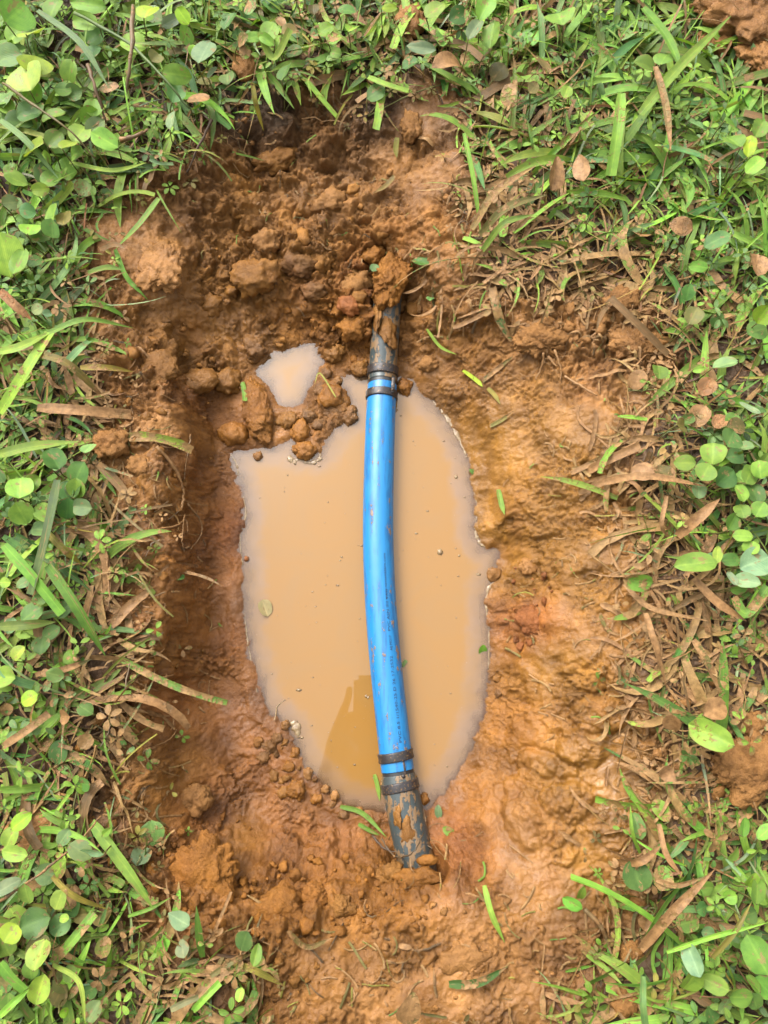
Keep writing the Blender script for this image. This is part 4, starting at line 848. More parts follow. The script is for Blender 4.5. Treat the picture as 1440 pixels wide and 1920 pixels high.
Bl([(1228,125),(1248,200),(1258,285)],14,'n',.55,'upright blade with tan lower half in the top right grass',[.08,.08,.05])
Bl([(1205,15),(1250,70),(1285,150)],17,'g',.2,'long green blade arching from the top edge on the right',[.09,.08,.05])
Bl([(1200,215),(1270,130),(1370,30)],19,'g',.25,'wide green blade slanting up towards the corner heap',[.04,.06,.08])
Bl([(885,430),(930,360),(1005,310)],14,'n',.55,'tan arched blade at the inner edge of the right grass',[.02,.05,.04])
Bl([(900,440),(950,390),(1025,365)],15,'m',.4,'olive arched blade under the tan arched blade',[.015,.04,.035])
Bl([(905,470),(945,420),(1000,402)],13,'g',.3,'lowest of the three arched blades at the inner edge of the right grass',[.01,.035,.03])
Bl([(1130,905),(1210,893),(1325,912)],14,'n',.95,'long tan clay coated blade pointing at the dark leaf cluster on the right',[.02,.035,.03])
Bl([(1085,925),(1130,905),(1165,890)],12,'n',.9,'clay coated blade tip reaching onto the right slope',[.006,.015,.02])
Bl([(1100,885),(1135,865),(1200,835)],16,'n',.9,'broad muddy blade lying across the edge of the right slope',[.004,.012,.015],True)
Bl([(1070,888),(1110,868),(1150,845)],10,'m',.7,'narrow muddy blade beside the broad one on the right slope',[.003,.006,.01])
Bl([(1270,1005),(1310,970),(1350,935)],20,'n',.85,'wide tan blade rising to the dark leaf cluster',[.02,.045,.05])
Bl([(1170,1095),(1220,1140),(1330,1165)],10,'m',.75,'curved clay covered stalk below the folded bright leaf',[.012,.02,.025])
Bl([(1300,1085),(1345,1130),(1400,1165)],16,'n',.9,'straight muddy blade slanting down right of the folded bright leaf',[.03,.03,.03])
Bl([(1210,1150),(1225,1200),(1250,1290)],12,'n',.8,'upright clay coated blade on the right bank',[.02,.03,.01])
Bl([(1300,1200),(1325,1240),(1350,1300)],14,'m',.6,'olive brown blade slanting down at the right bank',[.03,.03,.02])
Bl([(1200,1780),(1260,1710),(1340,1630)],20,'n',.75,'long broad clay striped blade on the near right bank',[.03,.05,.05])
Bl([(1160,1615),(1200,1615),(1240,1585)],15,'n',.85,'tan blade crossing the clay smeared round leaf',[.015,.035,.03])
Bl([(1235,1545),(1248,1600),(1280,1645)],11,'n',.9,'thin clay coated stalk curving beside the smooth mud on the right',[.02,.025,.02])
Bl([(1230,1650),(1270,1660),(1330,1640)],10,'m',.6,'tan green blade below the pair of clay smeared leaves',[.03,.03,.03])
Bl([(1250,1785),(1340,1755),(1440,1730)],9,'l',.2,'long straight green stalk crossing the lower right corner',[.05,.055,.06])
Bl([(1335,1795),(1375,1750),(1410,1690)],10,'o',.15,'pale curved stalk in the lower right corner',[.04,.06,.06])
Bl([(1200,1600),(1185,1560),(1182,1510)],7,'l',.2,'thin green upright stalk at the edge of the smooth mud',[.01,.02,.03])
Bl([(1205,1830),(1205,1880),(1210,1925)],13,'b',.1,'upright blue green blade at the bottom edge on the right',[.05,.06,.05],True)
Bl([(1100,1790),(1135,1815),(1170,1850)],9,'g',.2,'green blade on the near right mud edge',[.01,.015,.02])
Bl([(1375,1120),(1400,1150),(1440,1100)],18,'g',.5,'wide blade tipped with clay at the right edge',[.04,.04,.05],True)
Bl([(1250,930),(1240,985),(1255,1010)],9,'n',.85,'short muddy blade hanging below the long tan blade',[.02,.02,.01])
Bl([(740,330),(722,350),(700,362)],9,'m',.4,'olive blade fragment on the clay below the far turf',[.01,.01,.006])
Bl([(745,258),(742,280),(744,296)],10,'o',.4,'yellowish blade scrap on the clay under the upright tan clod',[.008,.006,.006])
Bl([(690,145),(720,158),(765,172)],12,'l',.1,'pale green blade stub at the far edge of the hollow',[.03,.03,.025],True)
Bl([(485,60),(513,110),(545,55)],13,'l',.25,'blade leaning over the far edge beside the clay crust',[.05,.03,.05],True)
Bl([(474,160),(480,195),(494,245)],9,'o',.35,'yellowed blade hanging over the dark turf edge',[.04,.03,.01])
Bl([(130,305),(210,320),(275,305)],9,'l',.15,'green arched blade along the turf edge at the upper left',[.03,.03,.03])
Bl([(0,225),(50,265),(110,335)],12,'b',.1,'blue green blade slanting through the left round leaves',[.05,.05,.03])
Bl([(70,20),(150,80),(205,165)],12,'b',.1,'long blue green blade across the top left corner',[.05,.06,.04])
Bl([(280,300),(300,307),(325,308)],7,'p',.2,'pale cut stalk lying at the turf edge on the upper left',[.03,.025,.02],True)
Bl([(754,1250),(757,1245),(762,1238)],7,'b',.05,'tiny green scrap floating against the lower blue pipe',[.002,.002,.002],True)
Bl([(702,1452),(708,1475),(712,1502)],8,'l',.05,'green stalk at the near shore left of the lower clamp',[.012,.006,.003])
Bl([(638,1512),(680,1525),(725,1570)],9,'g',.25,'dark green stalk lying along the near shore towards the grey pipe',[.006,.006,.01])
Bl([(672,1545),(690,1555),(712,1566)],8,'g',.2,'short green stalk on the near wall left of the grey pipe',[.004,.004,.004])
Bl([(630,745),(600,700),(590,720)],3,'o',.2,'thin straw on the mud spit beside the puddle',[.03,.02,.03])
Bl([(455,716),(458,735),(459,752)],9,'g',.1,'short green scrap on the long clay ridge',[.014,.014,.014],True)
Bl([(320,1893),(345,1880),(372,1868)],12,'w',.1,'pale yellow cut stalk at the bottom edge left of the mud',[.02,.025,.02],True)
Bl([(362,1895),(385,1870),(412,1842)],13,'l',.2,'green cut blade beside the pale cut stalk at the bottom edge',[.02,.03,.025],True)
Bl([(425,1800),(480,1820),(535,1850)],12,'o',.45,'yellow green blade on the near left mud',[.02,.025,.01])
Bl([(540,1745),(575,1775),(625,1758)],10,'m',.5,'olive blade curling on the near mud left of centre',[.015,.012,.008])
Bl([(395,1830),(440,1800),(470,1790)],11,'m',.5,'muddy blade at the bottom left grass tuft',[.02,.03,.02])

def single_leaf(u, v, L, W, ang, col, mud, label, up=.01, cat='leaf', group='single leaves', **kw):
    o, _ = leaf(None, u, v, L, W, ang, col, mud, up, name='fallen_leaf', **kw); return tag(o, label, cat, group)
SL = single_leaf
SL(790,90,56,22,172,'p',.0,'pale mint oval leaf at the far edge of the hollow',.05)
SL(335,1724,46,34,150,'p',.05,'larger pale blue green leaf lying on the near left clay',.02,tip=1)
SL(342,1778,34,28,110,'p',.1,'small torn pale leaf below the larger pale one',.015,tip=1)
SL(1040,325,66,44,80,'n',.9,'brown clay coated leaf standing in the right grass',.06,tip=1)
SL(1090,315,60,34,95,'n',.95,'flat clay coated leaf behind the standing brown leaf',.03,tip=1)
SL(845,118,76,44,20,'n',.97,'curled clay coated leaf at the far edge right of centre',.03,cup=.8)
SL(768,1892,60,50,70,'m',.6,'half green leaf with clay at the bottom edge of the mud',.02,tip=1)
SL(905,1220,26,16,90,'l',.1,'bright green leaf at the right water edge',.003)
SL(822,1522,26,14,95,'p',.1,'pale green leaf right of the lower grey pipe',.01)
SL(843,1560,30,17,150,'g',.35,'green leaf with a clay patch on the near right wall',.006)
SL(335,1082,24,18,20,'d',.1,'dark wet leaf hanging at the left lip',.008)
SL(790,492,40,28,160,'d',.5,'clay filled leaf right of the large orange clod',.012)
SL(702,502,20,18,60,'b',.2,'small round leaf with a clay dot left of the large orange clod',.02)
SL(807,560,26,15,80,'b',.3,'small oval leaf on the bank right of the grey pipe',.012)
SL(758,1845-70,30,10,170,'n',.6,'thin brownish scrap of leaf on the near mud',.005)
SL(887,885,18,9,150,'d',.4,'dark scrap of leaf at the right water edge near the top',.003)
SL(458,1764,40,36,70,'d',.3,'round dark leaf on the near left clay right of the pale leaves',.02)
SL(497,1140,34,26,110,(.26,.2,.12),.2,'pale dead leaf soaking in the shallow water at the left shore',.001)
SL(450,1865,24,18,80,'l',.05,'bright oval leaf at the bottom edge left of the mud',.03)
SL(480,1790,38,22,80,'g',.2,'upright green leaf in the tuft at the bottom left of the mud',.03)

# seedling on the near right mud
sd0 = G(1105, 1715); seed_ = empty('seedling', tuple(sd0), 'two leaved green seedling with a brown stalk on the near right mud', 'seedling')
leaf(seed_, 1073, 1694, 42, 24, 150, 'l', .02, .02); leaf(seed_, 1090, 1676, 40, 15, 80, 'g', .02, .025)
q = catmull([G(1096, 1705, .018), G(1125, 1735, .012), G(1140, 1770, .008), G(1152, 1815, .006)], 6)
v_, f_, a_ = stem_tube(q, np.linspace(.0022, .0014, len(q)), (.2,.13,.06), .45, 8); o = mesh_obj('stem', v_, f_, M_LEAF, attrs=a_); o.parent = seed_; o.matrix_parent_inverse = Matrix.Translation(-Vector(sd0))
# twigs, roots
GR = 'bare roots in the hollow wall'
tw = twig
tw('twig',[(165,122),(180,170),(200,232)],8,(.12,.075,.04),.3,'thin brown twig leaning in the round leaves at the upper left','twig',[.06,.05,.03],'twigs')
tw('twig',[(5,155),(60,195),(125,240),(180,298)],6,(.13,.1,.04),.25,'long runner stalk crossing the round leaves at the upper left','twig',[.05,.05,.05,.03],'twigs')
tw('twig',[(250,10),(245,110),(235,185)],9,(.16,.11,.06),.35,'upright straw brown stalk at the top left','twig',[.07,.06,.03],'twigs')
tw('twig',[(140,25),(240,80),(310,150),(355,205)],7,(.10,.14,.05),.05,'long pale green stalk running down to the turf edge at the upper left','twig',[.07,.07,.06,.04],'twigs')
tw('twig',[(398,225),(375,270),(348,328)],6,(.08,.05,.03),.3,'dark brown twig hanging over the upper left wall','twig',[.03,.02,.004],'twigs')
tw('twig',[(225,262),(255,255),(278,243)],10,(.15,.09,.045),.5,'short thick brown twig at the turf edge on the upper left','twig',[.03,.03,.03],'twigs')
tw('twig',[(0,1690),(80,1635),(140,1585),(190,1530)],6,(.13,.08,.04),.6,'muddy runner stalk slanting up through the lower left leaves','twig',[.04,.04,.03,.02],'twigs')
tw('root',[(295,838),(330,880),(345,925),(340,955)],7,(.16,.09,.04),.8,'thick muddy root hanging from the left lip',  'root',[.01,.012,.012,.008],GR)
tw('root',[(357,815),(352,850),(345,900)],3,(.17,.11,.06),.6,'thin pale root dangling at the top of the left wall','root',.006,GR)
tw('root',[(285,996),(330,985),(348,975),(352,1000)],4,(.17,.1,.05),.7,'pale root crossing the cleft in the left bank','root',.008,GR)
tw('root',[(352,945),(375,975),(378,1000),(358,1030)],4,(.17,.11,.06),.6,'curved root at the cleft in the left wall','root',.008,GR)
tw('root',[(345,965),(342,1010),(345,1035)],3,(.16,.1,.05),.7,'short hanging root below the cleft in the left wall','root',.008,GR)
tw('root',[(298,1013),(285,1020),(272,1045)],2.5,(.25,.2,.15),.2,'whitish hair root on the left bank','root',.006,GR)
tw('root',[(200,1045),(203,1080),(206,1140)],5,(.17,.1,.05),.7,'vertical root at the grass edge of the left bank','root',.012,GR)
tw('root',[(243,1245),(232,1300),(215,1345),(190,1400)],3,(.2,.15,.1),.4,'long thin pale root on the lower left bank','root',.01,GR)
tw('root',[(310,1110),(290,1118),(280,1122)],3,(.17,.11,.06),.6,'tiny root under the dark wet leaf on the left lip','root',.006,GR)
tw('root',[(290,1275),(310,1270),(325,1265)],7,(.16,.09,.04),.7,'root stub poking from the left lip into the hollow','root',.01,GR)
tw('root',[(715,1572),(740,1605),(775,1598),(795,1560)],4,(.09,.06,.035),.3,'dark root looped over the near end of the grey pipe','root',[.01,.02,.05,.03],'roots at the near pipe end')
tw('root',[(698,1565),(720,1590),(750,1600)],5,(.07,.045,.03),.3,'dark root reaching the grey pipe from the left','root',[.006,.01,.02],'roots at the near pipe end')
tw('root',[(785,1500),(798,1540),(790,1575),(810,1590)],3,(.17,.11,.06),.3,'fine tan root curling down the right side of the grey pipe end','root',[.012,.014,.014,.01],'roots at the near pipe end')
tw('root',[(800,1530),(785,1562),(802,1605)],3,(.1,.07,.04),.3,'dark fine root right of the grey pipe end','root',[.014,.014,.02],'roots at the near pipe end')
tw('root',[(770,1610),(772,1630),(782,1645)],3,(.2,.13,.07),.3,'short pale root hanging below the grey pipe end','root',[.04,.03,.006],'roots at the near pipe end')
tw('root',[(835,1572),(870,1576),(905,1560)],3,(.17,.11,.05),.5,'thin root lying on the near right wall','root',.004,'roots at the near pipe end')
tw('root',[(1020,660),(1015,690),(1005,712)],5,(.16,.09,.04),.9,'clay coated root hanging from the pale rough clod','root',[.012,.008,.004],'roots of the pale clod on the right bank')
tw('root',[(1040,655),(1050,685),(1052,715)],5,(.16,.09,.04),.9,'clay coated root at the right end of the pale rough clod','root',[.012,.008,.004],'roots of the pale clod on the right bank')
tw('root',[(1058,705),(1090,725),(1120,742)],6,(.16,.09,.04),.9,'thick muddy root leading away right of the pale rough clod','root',[.006,.008,.008],'roots of the pale clod on the right bank')
tw('root',[(515,1350),(520,1325),(535,1312)],2.5,(.25,.18,.1),.2,'pale straw root at the far end of the pebble heap','root',.004,GR)
tw('root',[(262,1770),(258,1800),(262,1835)],3,(.2,.12,.06),.5,'small orange root on the near left clay','root',.006,GR)

# --- foam and scum at the water line
def scum(name, pts, w, label, closed=False):
    q = catmull([P(u, v, ZW) for u, v in pts], 8); n = len(q); sc = depth_at(q[0])/FPX; r = np.random.RandomState(int(pts[0][0]))
    wd = np.interp(np.linspace(0, 1, n), np.linspace(0, 1, len(w)), w)*sc*np.clip(.62+.8*fbm2(np.linspace(0, n*.3, n), np.full(n, pts[0][0]*.1), 3), .06, 1.3)
    V_, F_ = tube(q, np.abs(wd)*.5, 10); V_[:, 2] = ZW + (V_[:, 2]-ZW)*.3 + .0002
    V_ = V_ + .0006*np.stack([perlin3(V_[:, 0]*300+k_*9, V_[:, 1]*300, V_[:, 2]*300) for k_ in range(3)], -1)
    o = mesh_obj(name, V_, F_, M_FOAM, loc=q[0]); return tag(o, label, 'foam', 'foam along the water edge')
scum('foam_line',[(812,752),(835,778),(853,808),(868,838),(875,858)],[3,9,12,9,4],'thick cream foam line along the upper right shore')
scum('foam_line',[(886,905),(894,950),(891,985)],[2,3,4],'thin foam line at the middle of the right shore')
scum('foam_line',[(891,985),(893,1005),(903,1021),(917,1027)],[4,9,10,4],'cream foam hook above the small bay on the right shore')
scum('foam_line',[(928,1092),(915,1106),(912,1140),(917,1190),(916,1255)],[8,9,5,4,3],'long foam line down the lower right shore')
scum('foam_line',[(433,852),(444,872),(447,892)],[3,4,2],'short foam line at the left corner of the pool')
scum('foam_line',[(456,930),(461,965),(450,1005),(455,1060)],[2,4,3,2],'thin foam line along the upper left shore')
scum('foam_line',[(459,1150),(464,1200),(474,1255),(486,1318),(492,1330)],[2,3,3,4,7],'thin foam line along the lower left shore')
scum('foam_blob',[(541,855),(549,866),(560,862)],[15,14,5],'left lump of cream foam at the clod pair')
scum('foam_blob',[(560,860),(580,868),(598,862),(600,850)],[7,12,14,6],'curved cream foam below the clod pair')
scum('foam_blob',[(548,1352),(556,1366),(560,1384)],[15,22,10],'pale foam blob at the far end of the pebble heap')
scum('foam_blob',[(685,1304),(691,1308)],[8,7],'tiny white foam fleck beside the blue pipe')

# ------------------------------------------------------------------ lawn: grass, clover, thatch (uncountable)
MUDMAP = [(60,60,.03),(300,60,.12),(500,60,.3),(650,80,.45),(440,180,.45),(800,80,.55),(950,80,.4),(1200,120,.22),(950,200,.55),(1000,400,.6),(900,330,.75),(1100,450,.55),(1000,520,.9),(1150,560,.9),(1300,300,.2),(1100,300,.4),(1420,350,.1),(1400,500,.35),(1250,700,.8),(1330,700,.5),
 (1420,700,.3),(1420,850,.12),(1200,900,.95),(1300,960,.6),(1420,1000,.1),(1200,1150,.97),(1300,1180,.92),(1400,1180,.65),(1250,1330,.92),(1350,1400,.8),(1430,1500,.5),(1250,1550,.85),(1350,1600,.4),(1420,1750,.08),(1280,1700,.5),(1150,1850,.5),(1300,1880,.15),
 (30,400,.12),(30,550,.25),(120,600,.5),(200,720,.85),(60,750,.5),(30,900,.2),(180,900,.7),(80,1050,.3),(200,1100,.75),(30,1200,.2),(150,1250,.65),(40,1400,.3),(180,1400,.75),(60,1550,.35),(200,1600,.6),(80,1750,.22),(200,1800,.5),(350,1850,.7),(480,1800,.5),(40,1880,.1),(280,300,.3),(170,350,.3),(-200,900,.05),(1640,900,.05),(700,-150,.1),(700,2100,.3)]
mp_ = np.array([P(u, v, 0)[:2] for u, v, _ in MUDMAP]); MUDC = idw_eval(CXX, CYY, mp_, np.array([[m_] for *_, m_ in MUDMAP]), 3.)[..., 0]
# grass density (rest is broad leaves): 0..1
GDEN = [(60,60,.45),(300,80,.7),(550,60,.9),(800,60,.8),(1100,150,1.),(1300,250,1.),(1000,350,1.),(1100,500,.35),(1400,450,.8),(1300,700,.5),(1420,880,.35),(1250,1000,.7),(1300,1200,.9),(1350,1400,.6),(1300,1600,.7),(1400,1780,.6),(1200,1850,.6),(50,250,.5),(60,450,.5),(100,650,1.),(100,780,1.),(60,930,.5),(100,1100,.6),(80,1300,.5),(80,1500,.45),(80,1750,.45),(80,1880,.7),(420,1840,.7),(-200,900,1),(1640,900,1)]
gp_ = np.array([P(u, v, 0)[:2] for u, v, _ in GDEN]); GRC = idw_eval(CXX, CYY, gp_, np.array([[m_] for *_, m_ in GDEN]), 3.)[..., 0]
MEDGE = np.clip((CXX-.02)/.1, .12, 1)*sstep(.9, .6, CYY)
def sample(n, margin=.0, dens=None, seed=0, inside=False):
    r = np.random.RandomState(seed); out = []
    while sum(len(o) for o in out) < n:
        x = r.uniform(-.93, .93, 24000); y = r.uniform(-.63, 1.18, 24000); s = poly_sd(x, y, MUD_XY)
        u, v = proj(x, y, np.zeros_like(x)); vis = (u > -60) & (u < 1500) & (v > -60) & (v < 1980)
        p = np.where(vis, 1., .3)*sstep(margin-.012, margin+.012, s + .012*fbm2(x*30, y*30, 2, .5, 80))
        if inside: p = np.where(vis, 1., 0)*sstep(-.05, -.005, s)*sstep(.05, .0, s)
        if dens is not None: p = p*bil(dens, x, y)
        k_ = r.rand(len(x)) < p; out.append(np.stack([x[k_], y[k_]], -1))
    return np.concatenate(out)[:n]
def grass(name, label, n, seed, Lr, Wr, cols, elev, droop, mudadd=0., margin=.0, nseg=6, inside=False, dens=GRC, lift=.0):
    r = np.random.RandomState(seed); pt = sample(n, margin, dens, seed, inside); n = len(pt)
    kp = r.rand(n) > .5*np.clip(bil(MUDC, pt[:, 0], pt[:, 1])-.45, 0, 1)/.55*(not inside); pt = pt[kp]; n = len(pt)
    L = r.uniform(*Lr, n)*np.exp(.18*r.normal(size=n)); W_g = r.uniform(*Wr, n)
    az = r.uniform(0, 2*math.pi, n)
    # on the right the grass leans up and away from the hollow
    bias = (pt[:, 0] > .1) & (pt[:, 1] > .3) & (r.rand(n) < .5); az = np.where(bias, math.radians(60)+r.normal(size=n)*.7, az)
    el = np.radians(r.uniform(*elev, n)); dr = np.radians(r.uniform(*droop, n))
    mud = np.clip(bil(MUDC, pt[:, 0], pt[:, 1]) + .2*r.normal(size=n) + mudadd, 0, 1)
    el = el*(1-.55*mud)
    # tangent elevation falls along the blade
    T = np.linspace(0, 1, nseg+1); e = el[:, None] - dr[:, None]*T[None]
    stepl = L[:, None]/nseg
    dxy = np.cos(e)*stepl; dz = np.sin(e)*stepl; crv = (r.normal(size=n)*(.35+.9*mud))[:, None]*T[None]**1.5; a = az[:, None]+crv
    X = pt[:, 0, None]+np.cumsum(dxy*np.cos(a), 1)-dxy*np.cos(a); Y = pt[:, 1, None]+np.cumsum(dxy*np.sin(a), 1)-dxy*np.sin(a)
    Z = ground(pt[:, 0], pt[:, 1])[:, None]+lift+np.cumsum(dz, 1)-dz
    g = ground(X.ravel(), Y.ravel()).reshape(X.shape); Z = np.maximum(Z, g+.0015+.003*r.rand(n)[:, None]); Z = np.where(g < ZW+.01, Z, Z)
    C_ = np.stack([X, Y, Z], -1)
    blunt = (r.rand(n) < .3)[:, None]; w = np.clip(.7+T*2, 0, 1)[None]*np.where(T[None] > .55, 1-np.where(blunt, .1, .96)*((T[None]-.55)/.45)**1.4, 1)*W_g[:, None]
    w = w*(1+(.55*mud)[:, None]*(r.rand(n, nseg+1)-.55))
    tg = np.gradient(C_, axis=1); tg /= np.linalg.norm(tg, axis=2)[..., None]+1e-9
    s = np.cross(tg, [0, 0, 1.]); ln = np.linalg.norm(s, axis=2)[..., None]; s = np.where(ln > 1e-3, s/np.maximum(ln, 1e-3), [1., 0, 0]); up = np.cross(s, tg)
    tw_ = (r.normal(size=n)*.5)[:, None, None]; s2 = np.cos(tw_)*s + np.sin(tw_)*up; up2 = np.cross(s2, tg)
    J = np.array([-1, 0, 1.]); fo = r.uniform(.15, .6, n)[:, None, None, None]
    V_ = C_[:, :, None]+s2[:, :, None]*(w[..., None, None]*.5*J[None, None, :, None]) + up2[:, :, None]*fo*(w[..., None, None]*.5*np.abs(J)[None, None, :, None])
    V_ = V_.reshape(-1, 3); m_ = (nseg+1)*3
    f = np.array([[i*3+j, i*3+j+1, i*3+j+4, i*3+j+3] for i in range(nseg) for j in (0, 1)]); F_ = (f[None]+(np.arange(n)*m_)[:, None, None]).reshape(-1, 4)
    pal = np.array([GREENS[c] for c in cols]); base = pal[r.randint(len(cols), size=n)]*(1+.2*r.normal(size=(n, 1)))*(1+.1*r.normal(size=(n, 3)))
    dead = r.rand(n) < .04+.14*mud; base = np.where(dead[:, None], np.array(GREENS['n'])*(.6+.6*r.rand(n)[:, None]), base); base = np.clip(base, .008, .4)
    ti = np.concatenate([np.repeat(base, m_, 0), np.repeat(mud, m_)[:, None]], 1)
    BLv = np.stack(np.broadcast_arrays(J[None, None], T[None, :, None], np.arange(n)[:, None, None]*.371), -1).reshape(-1, 3)
    o = mesh_obj(name, V_, F_, M_LEAF, attrs={'tint': ti, 'bl': BLv}); return tag(o, label, 'grass', None, 'stuff')
grass('thatch', 'dead brown thatch and stalks at the foot of the lawn', 5400, 51, (.015, .045), (.0015, .004), 'ksksn', (0, 18), (5, 40), -.1, .012, 4, dens=None)
grass('short_grass', 'short dense green grass of the lawn', 6000, 52, (.022, .05), (.0035, .0075), 'gggdlbdg', (5, 50), (20, 70), -.1, .014, 5)
grass('lawn_grass', 'long broad bladed grass of the lawn, partly splashed with clay', 2600, 53, (.045, .1), (.006, .0112), 'gglgbdlg', (8, 42), (25, 75), -.08, .016, 8)
grass('fine_grass', 'fine tangled thin grass between the broad blades', 5200, 55, (.03, .075), (.0014, .0034), 'gloglpn', (8, 60), (20, 100), -.05, .006, 6, dens=None)
grass('muddy_grass', 'flattened clay coated grass along the edge of the hollow', 240, 54, (.015, .05), (.0018, .0055), 'nmgng', (0, 22), (5, 50), .25, .0, 7, True, MEDGE)
# clover-like ground cover: small leaflets in threes on fine stalks
def clover(name, label, n, seed, size, cols, dens=None, margin=.0, hi=(.006, .03), inside=False):
    r = np.random.RandomState(seed); pt = sample(n, margin, dens, seed, inside); VV = []; FF = []; TT = []; BB = []; k0 = 0
    prof = [(0, .1), (.3, .8), (.62, 1.), (.88, .72), (1., .12)]
    for i in range(len(pt)):
        x, y = pt[i]; s = r.uniform(*size)
        if r.rand() < 1.3*(float(bil(MUDC, x, y))-.4): continue
        z = groundf(x, y)+r.uniform(*hi); mud = np.clip(float(bil(MUDC, x, y))*.9+.15*r.normal(), 0, 1)
        c = np.clip(np.array(GREENS[cols[r.randint(len(cols))]])*(1+.2*r.normal()), .008, .4); a0 = r.uniform(0, 6.28); tl = r.normal(size=2)*.3; nl_ = r.randint(2, 6)
        for q_ in range(nl_):
            a = a0+q_*6.283/nl_+r.normal()*.2; ca, sa = math.cos(a), math.sin(a); o_ = s*.2
            for (t, w) in prof:
                for j in (-1, 0, 1):
                    lx, ly = o_+t*s, j*w*s*.3; zz = -.25*s*t*t+abs(j)*w*s*.1
                    px, py = ca*lx-sa*ly, sa*lx+ca*ly; VV.append((x+px, y+py, z+zz+tl[0]*px+tl[1]*py)); BB.append((j, t, i*.37)); TT.append((*c, mud))
            for t in range(4):
                for j in (0, 1): b = k0+t*3+j; FF.append((b, b+1, b+4, b+3))
            k0 += 15
        # stalk
        g0 = groundf(x, y)
        for (dx_, dz_) in ((-.0006, 0), (.0006, 0)): VV.append((x+dx_+.004, y, g0)); VV.append((x+dx_, y, z)); BB += [(.5, 0, 0), (.5, 1, 0)]; TT += [(.1, .09, .03, mud)]*2
        FF.append((k0, k0+2, k0+3, k0+1)); k0 += 4
    o = mesh_obj(name, VV, FF, M_LEAF, attrs={'tint': np.array(TT), 'bl': np.array(BB)}); return tag(o, label, 'ground cover', None, 'stuff')
clover('ground_cover', 'small clover like ground cover between the grass', 1900, 61, (.005, .011), 'gglbd', None, .004, (.006, .035))
clover('sprouts', 'tiny muddy sprouts along the turf edge', 260, 62, (.004, .009), 'mmog', None, .0, (.003, .012), True)

# ------------------------------------------------------------------ crumbs, straw, hair roots, floating specks (uncountable)
def crumbs(name, label, spots, seed, mat=None):
    r = np.random.RandomState(seed); V0, F0 = (lambda b: b)(ico(2)); F0 = np.array(F0); VV = []; FF = []; CC = []; WW = []; k0 = 0
    for (u, v, ru, rv, n, s0, s1, col, wt) in spots:
        for _ in range(int(n*.62)):
            a = r.uniform(0, 6.283); q = math.sqrt(r.rand()); p = P(u+ru*q*math.cos(a), v+rv*q*math.sin(a), -.03)
            z = groundf(p[0], p[1])
            if z < ZW+.0012: continue
            s_ = s0*(s1/s0)**(r.rand()**2.2); o = r.uniform(0, 90)
            n1 = perlin3(V0[:, 0]*1.2+o, V0[:, 1]*1.2, V0[:, 2]*1.2, 2); n2 = np.abs(perlin3(V0[:, 0]*2.6+o, V0[:, 1]*2.6, V0[:, 2]*2.6, 3))
            n3 = perlin3(V0[:, 0]*4+o, V0[:, 1]*4, V0[:, 2]*4, 5); v_ = np.sign(V0)*np.abs(V0)**1.15*(1+.75*n1+.7*(n2-.2)+.35*n3)[:, None]*np.array([1, r.uniform(.6, 1), r.uniform(.5, .85)])*s_
            R_ = np.array(Matrix.Rotation(r.uniform(0, 6.28), 3, 'Z') @ Matrix.Rotation(r.normal()*.4, 3, 'X')); v_ = (R_ @ v_.T).T + np.array([p[0], p[1], z-s_*.08])
            VV.append(v_); FF.append(F0+k0); k0 += len(v_); c = np.array(col)*(1+.14*r.normal()); CC.append(np.tile(np.r_[np.clip(c, .01, .5), 1], (len(v_), 1))); WW.append(np.full(len(v_), wt))
    o = mesh_obj(name, np.concatenate(VV), np.concatenate(FF), mat or M_MUD, attrs={'soil': np.concatenate(CC), 'wet': np.concatenate(WW), 'gran': np.full(k0, .6)})
    return tag(o, label, 'crumbs', None, 'stuff')
crumbs('clay_crumbs', 'crumbs of wet clay strewn over the slopes of the hollow', [
 (570,420,190,130,150,.0022,.011,BRN,.4),(640,560,120,70,80,.002,.009,ORG,.45),(430,600,120,90,60,.002,.009,BRN,.55),(600,240,170,60,70,.002,.009,DBR,.3),(790,420,90,140,50,.0015,.007,TAN,.4),
 (300,800,80,250,70,.0018,.008,BRN,.5),(290,1180,70,180,60,.0018,.007,BRN,.5),(600,1690,220,70,150,.0018,.008,ORG,.45),(380,1620,110,100,60,.0018,.008,ORG,.4),(540,1440,70,80,50,.0018,.006,BRN,.7),
 (620,745,60,60,45,.0018,.006,BRN,.8),(1000,1130,40,90,40,.0015,.006,RED,.5),(1080,620,150,60,90,.0018,.009,TAN,.4),(1200,900,70,200,90,.0015,.007,TAN,.5),(1260,1200,80,180,110,.0015,.008,TAN,.5),(1260,1520,70,170,80,.0015,.008,TAN,.5),
 (1370,1440,80,80,50,.002,.010,TAN,.4),(1150,480,160,70,70,.0015,.007,TAN,.3),(230,1500,60,200,70,.0015,.007,BRN,.4),(860,1780,250,120,90,.0012,.005,TAN,.5),(1370,70,70,60,60,.003,.012,TAN,.5),(520,1840,150,60,60,.0015,.007,BRN,.3)], 71)
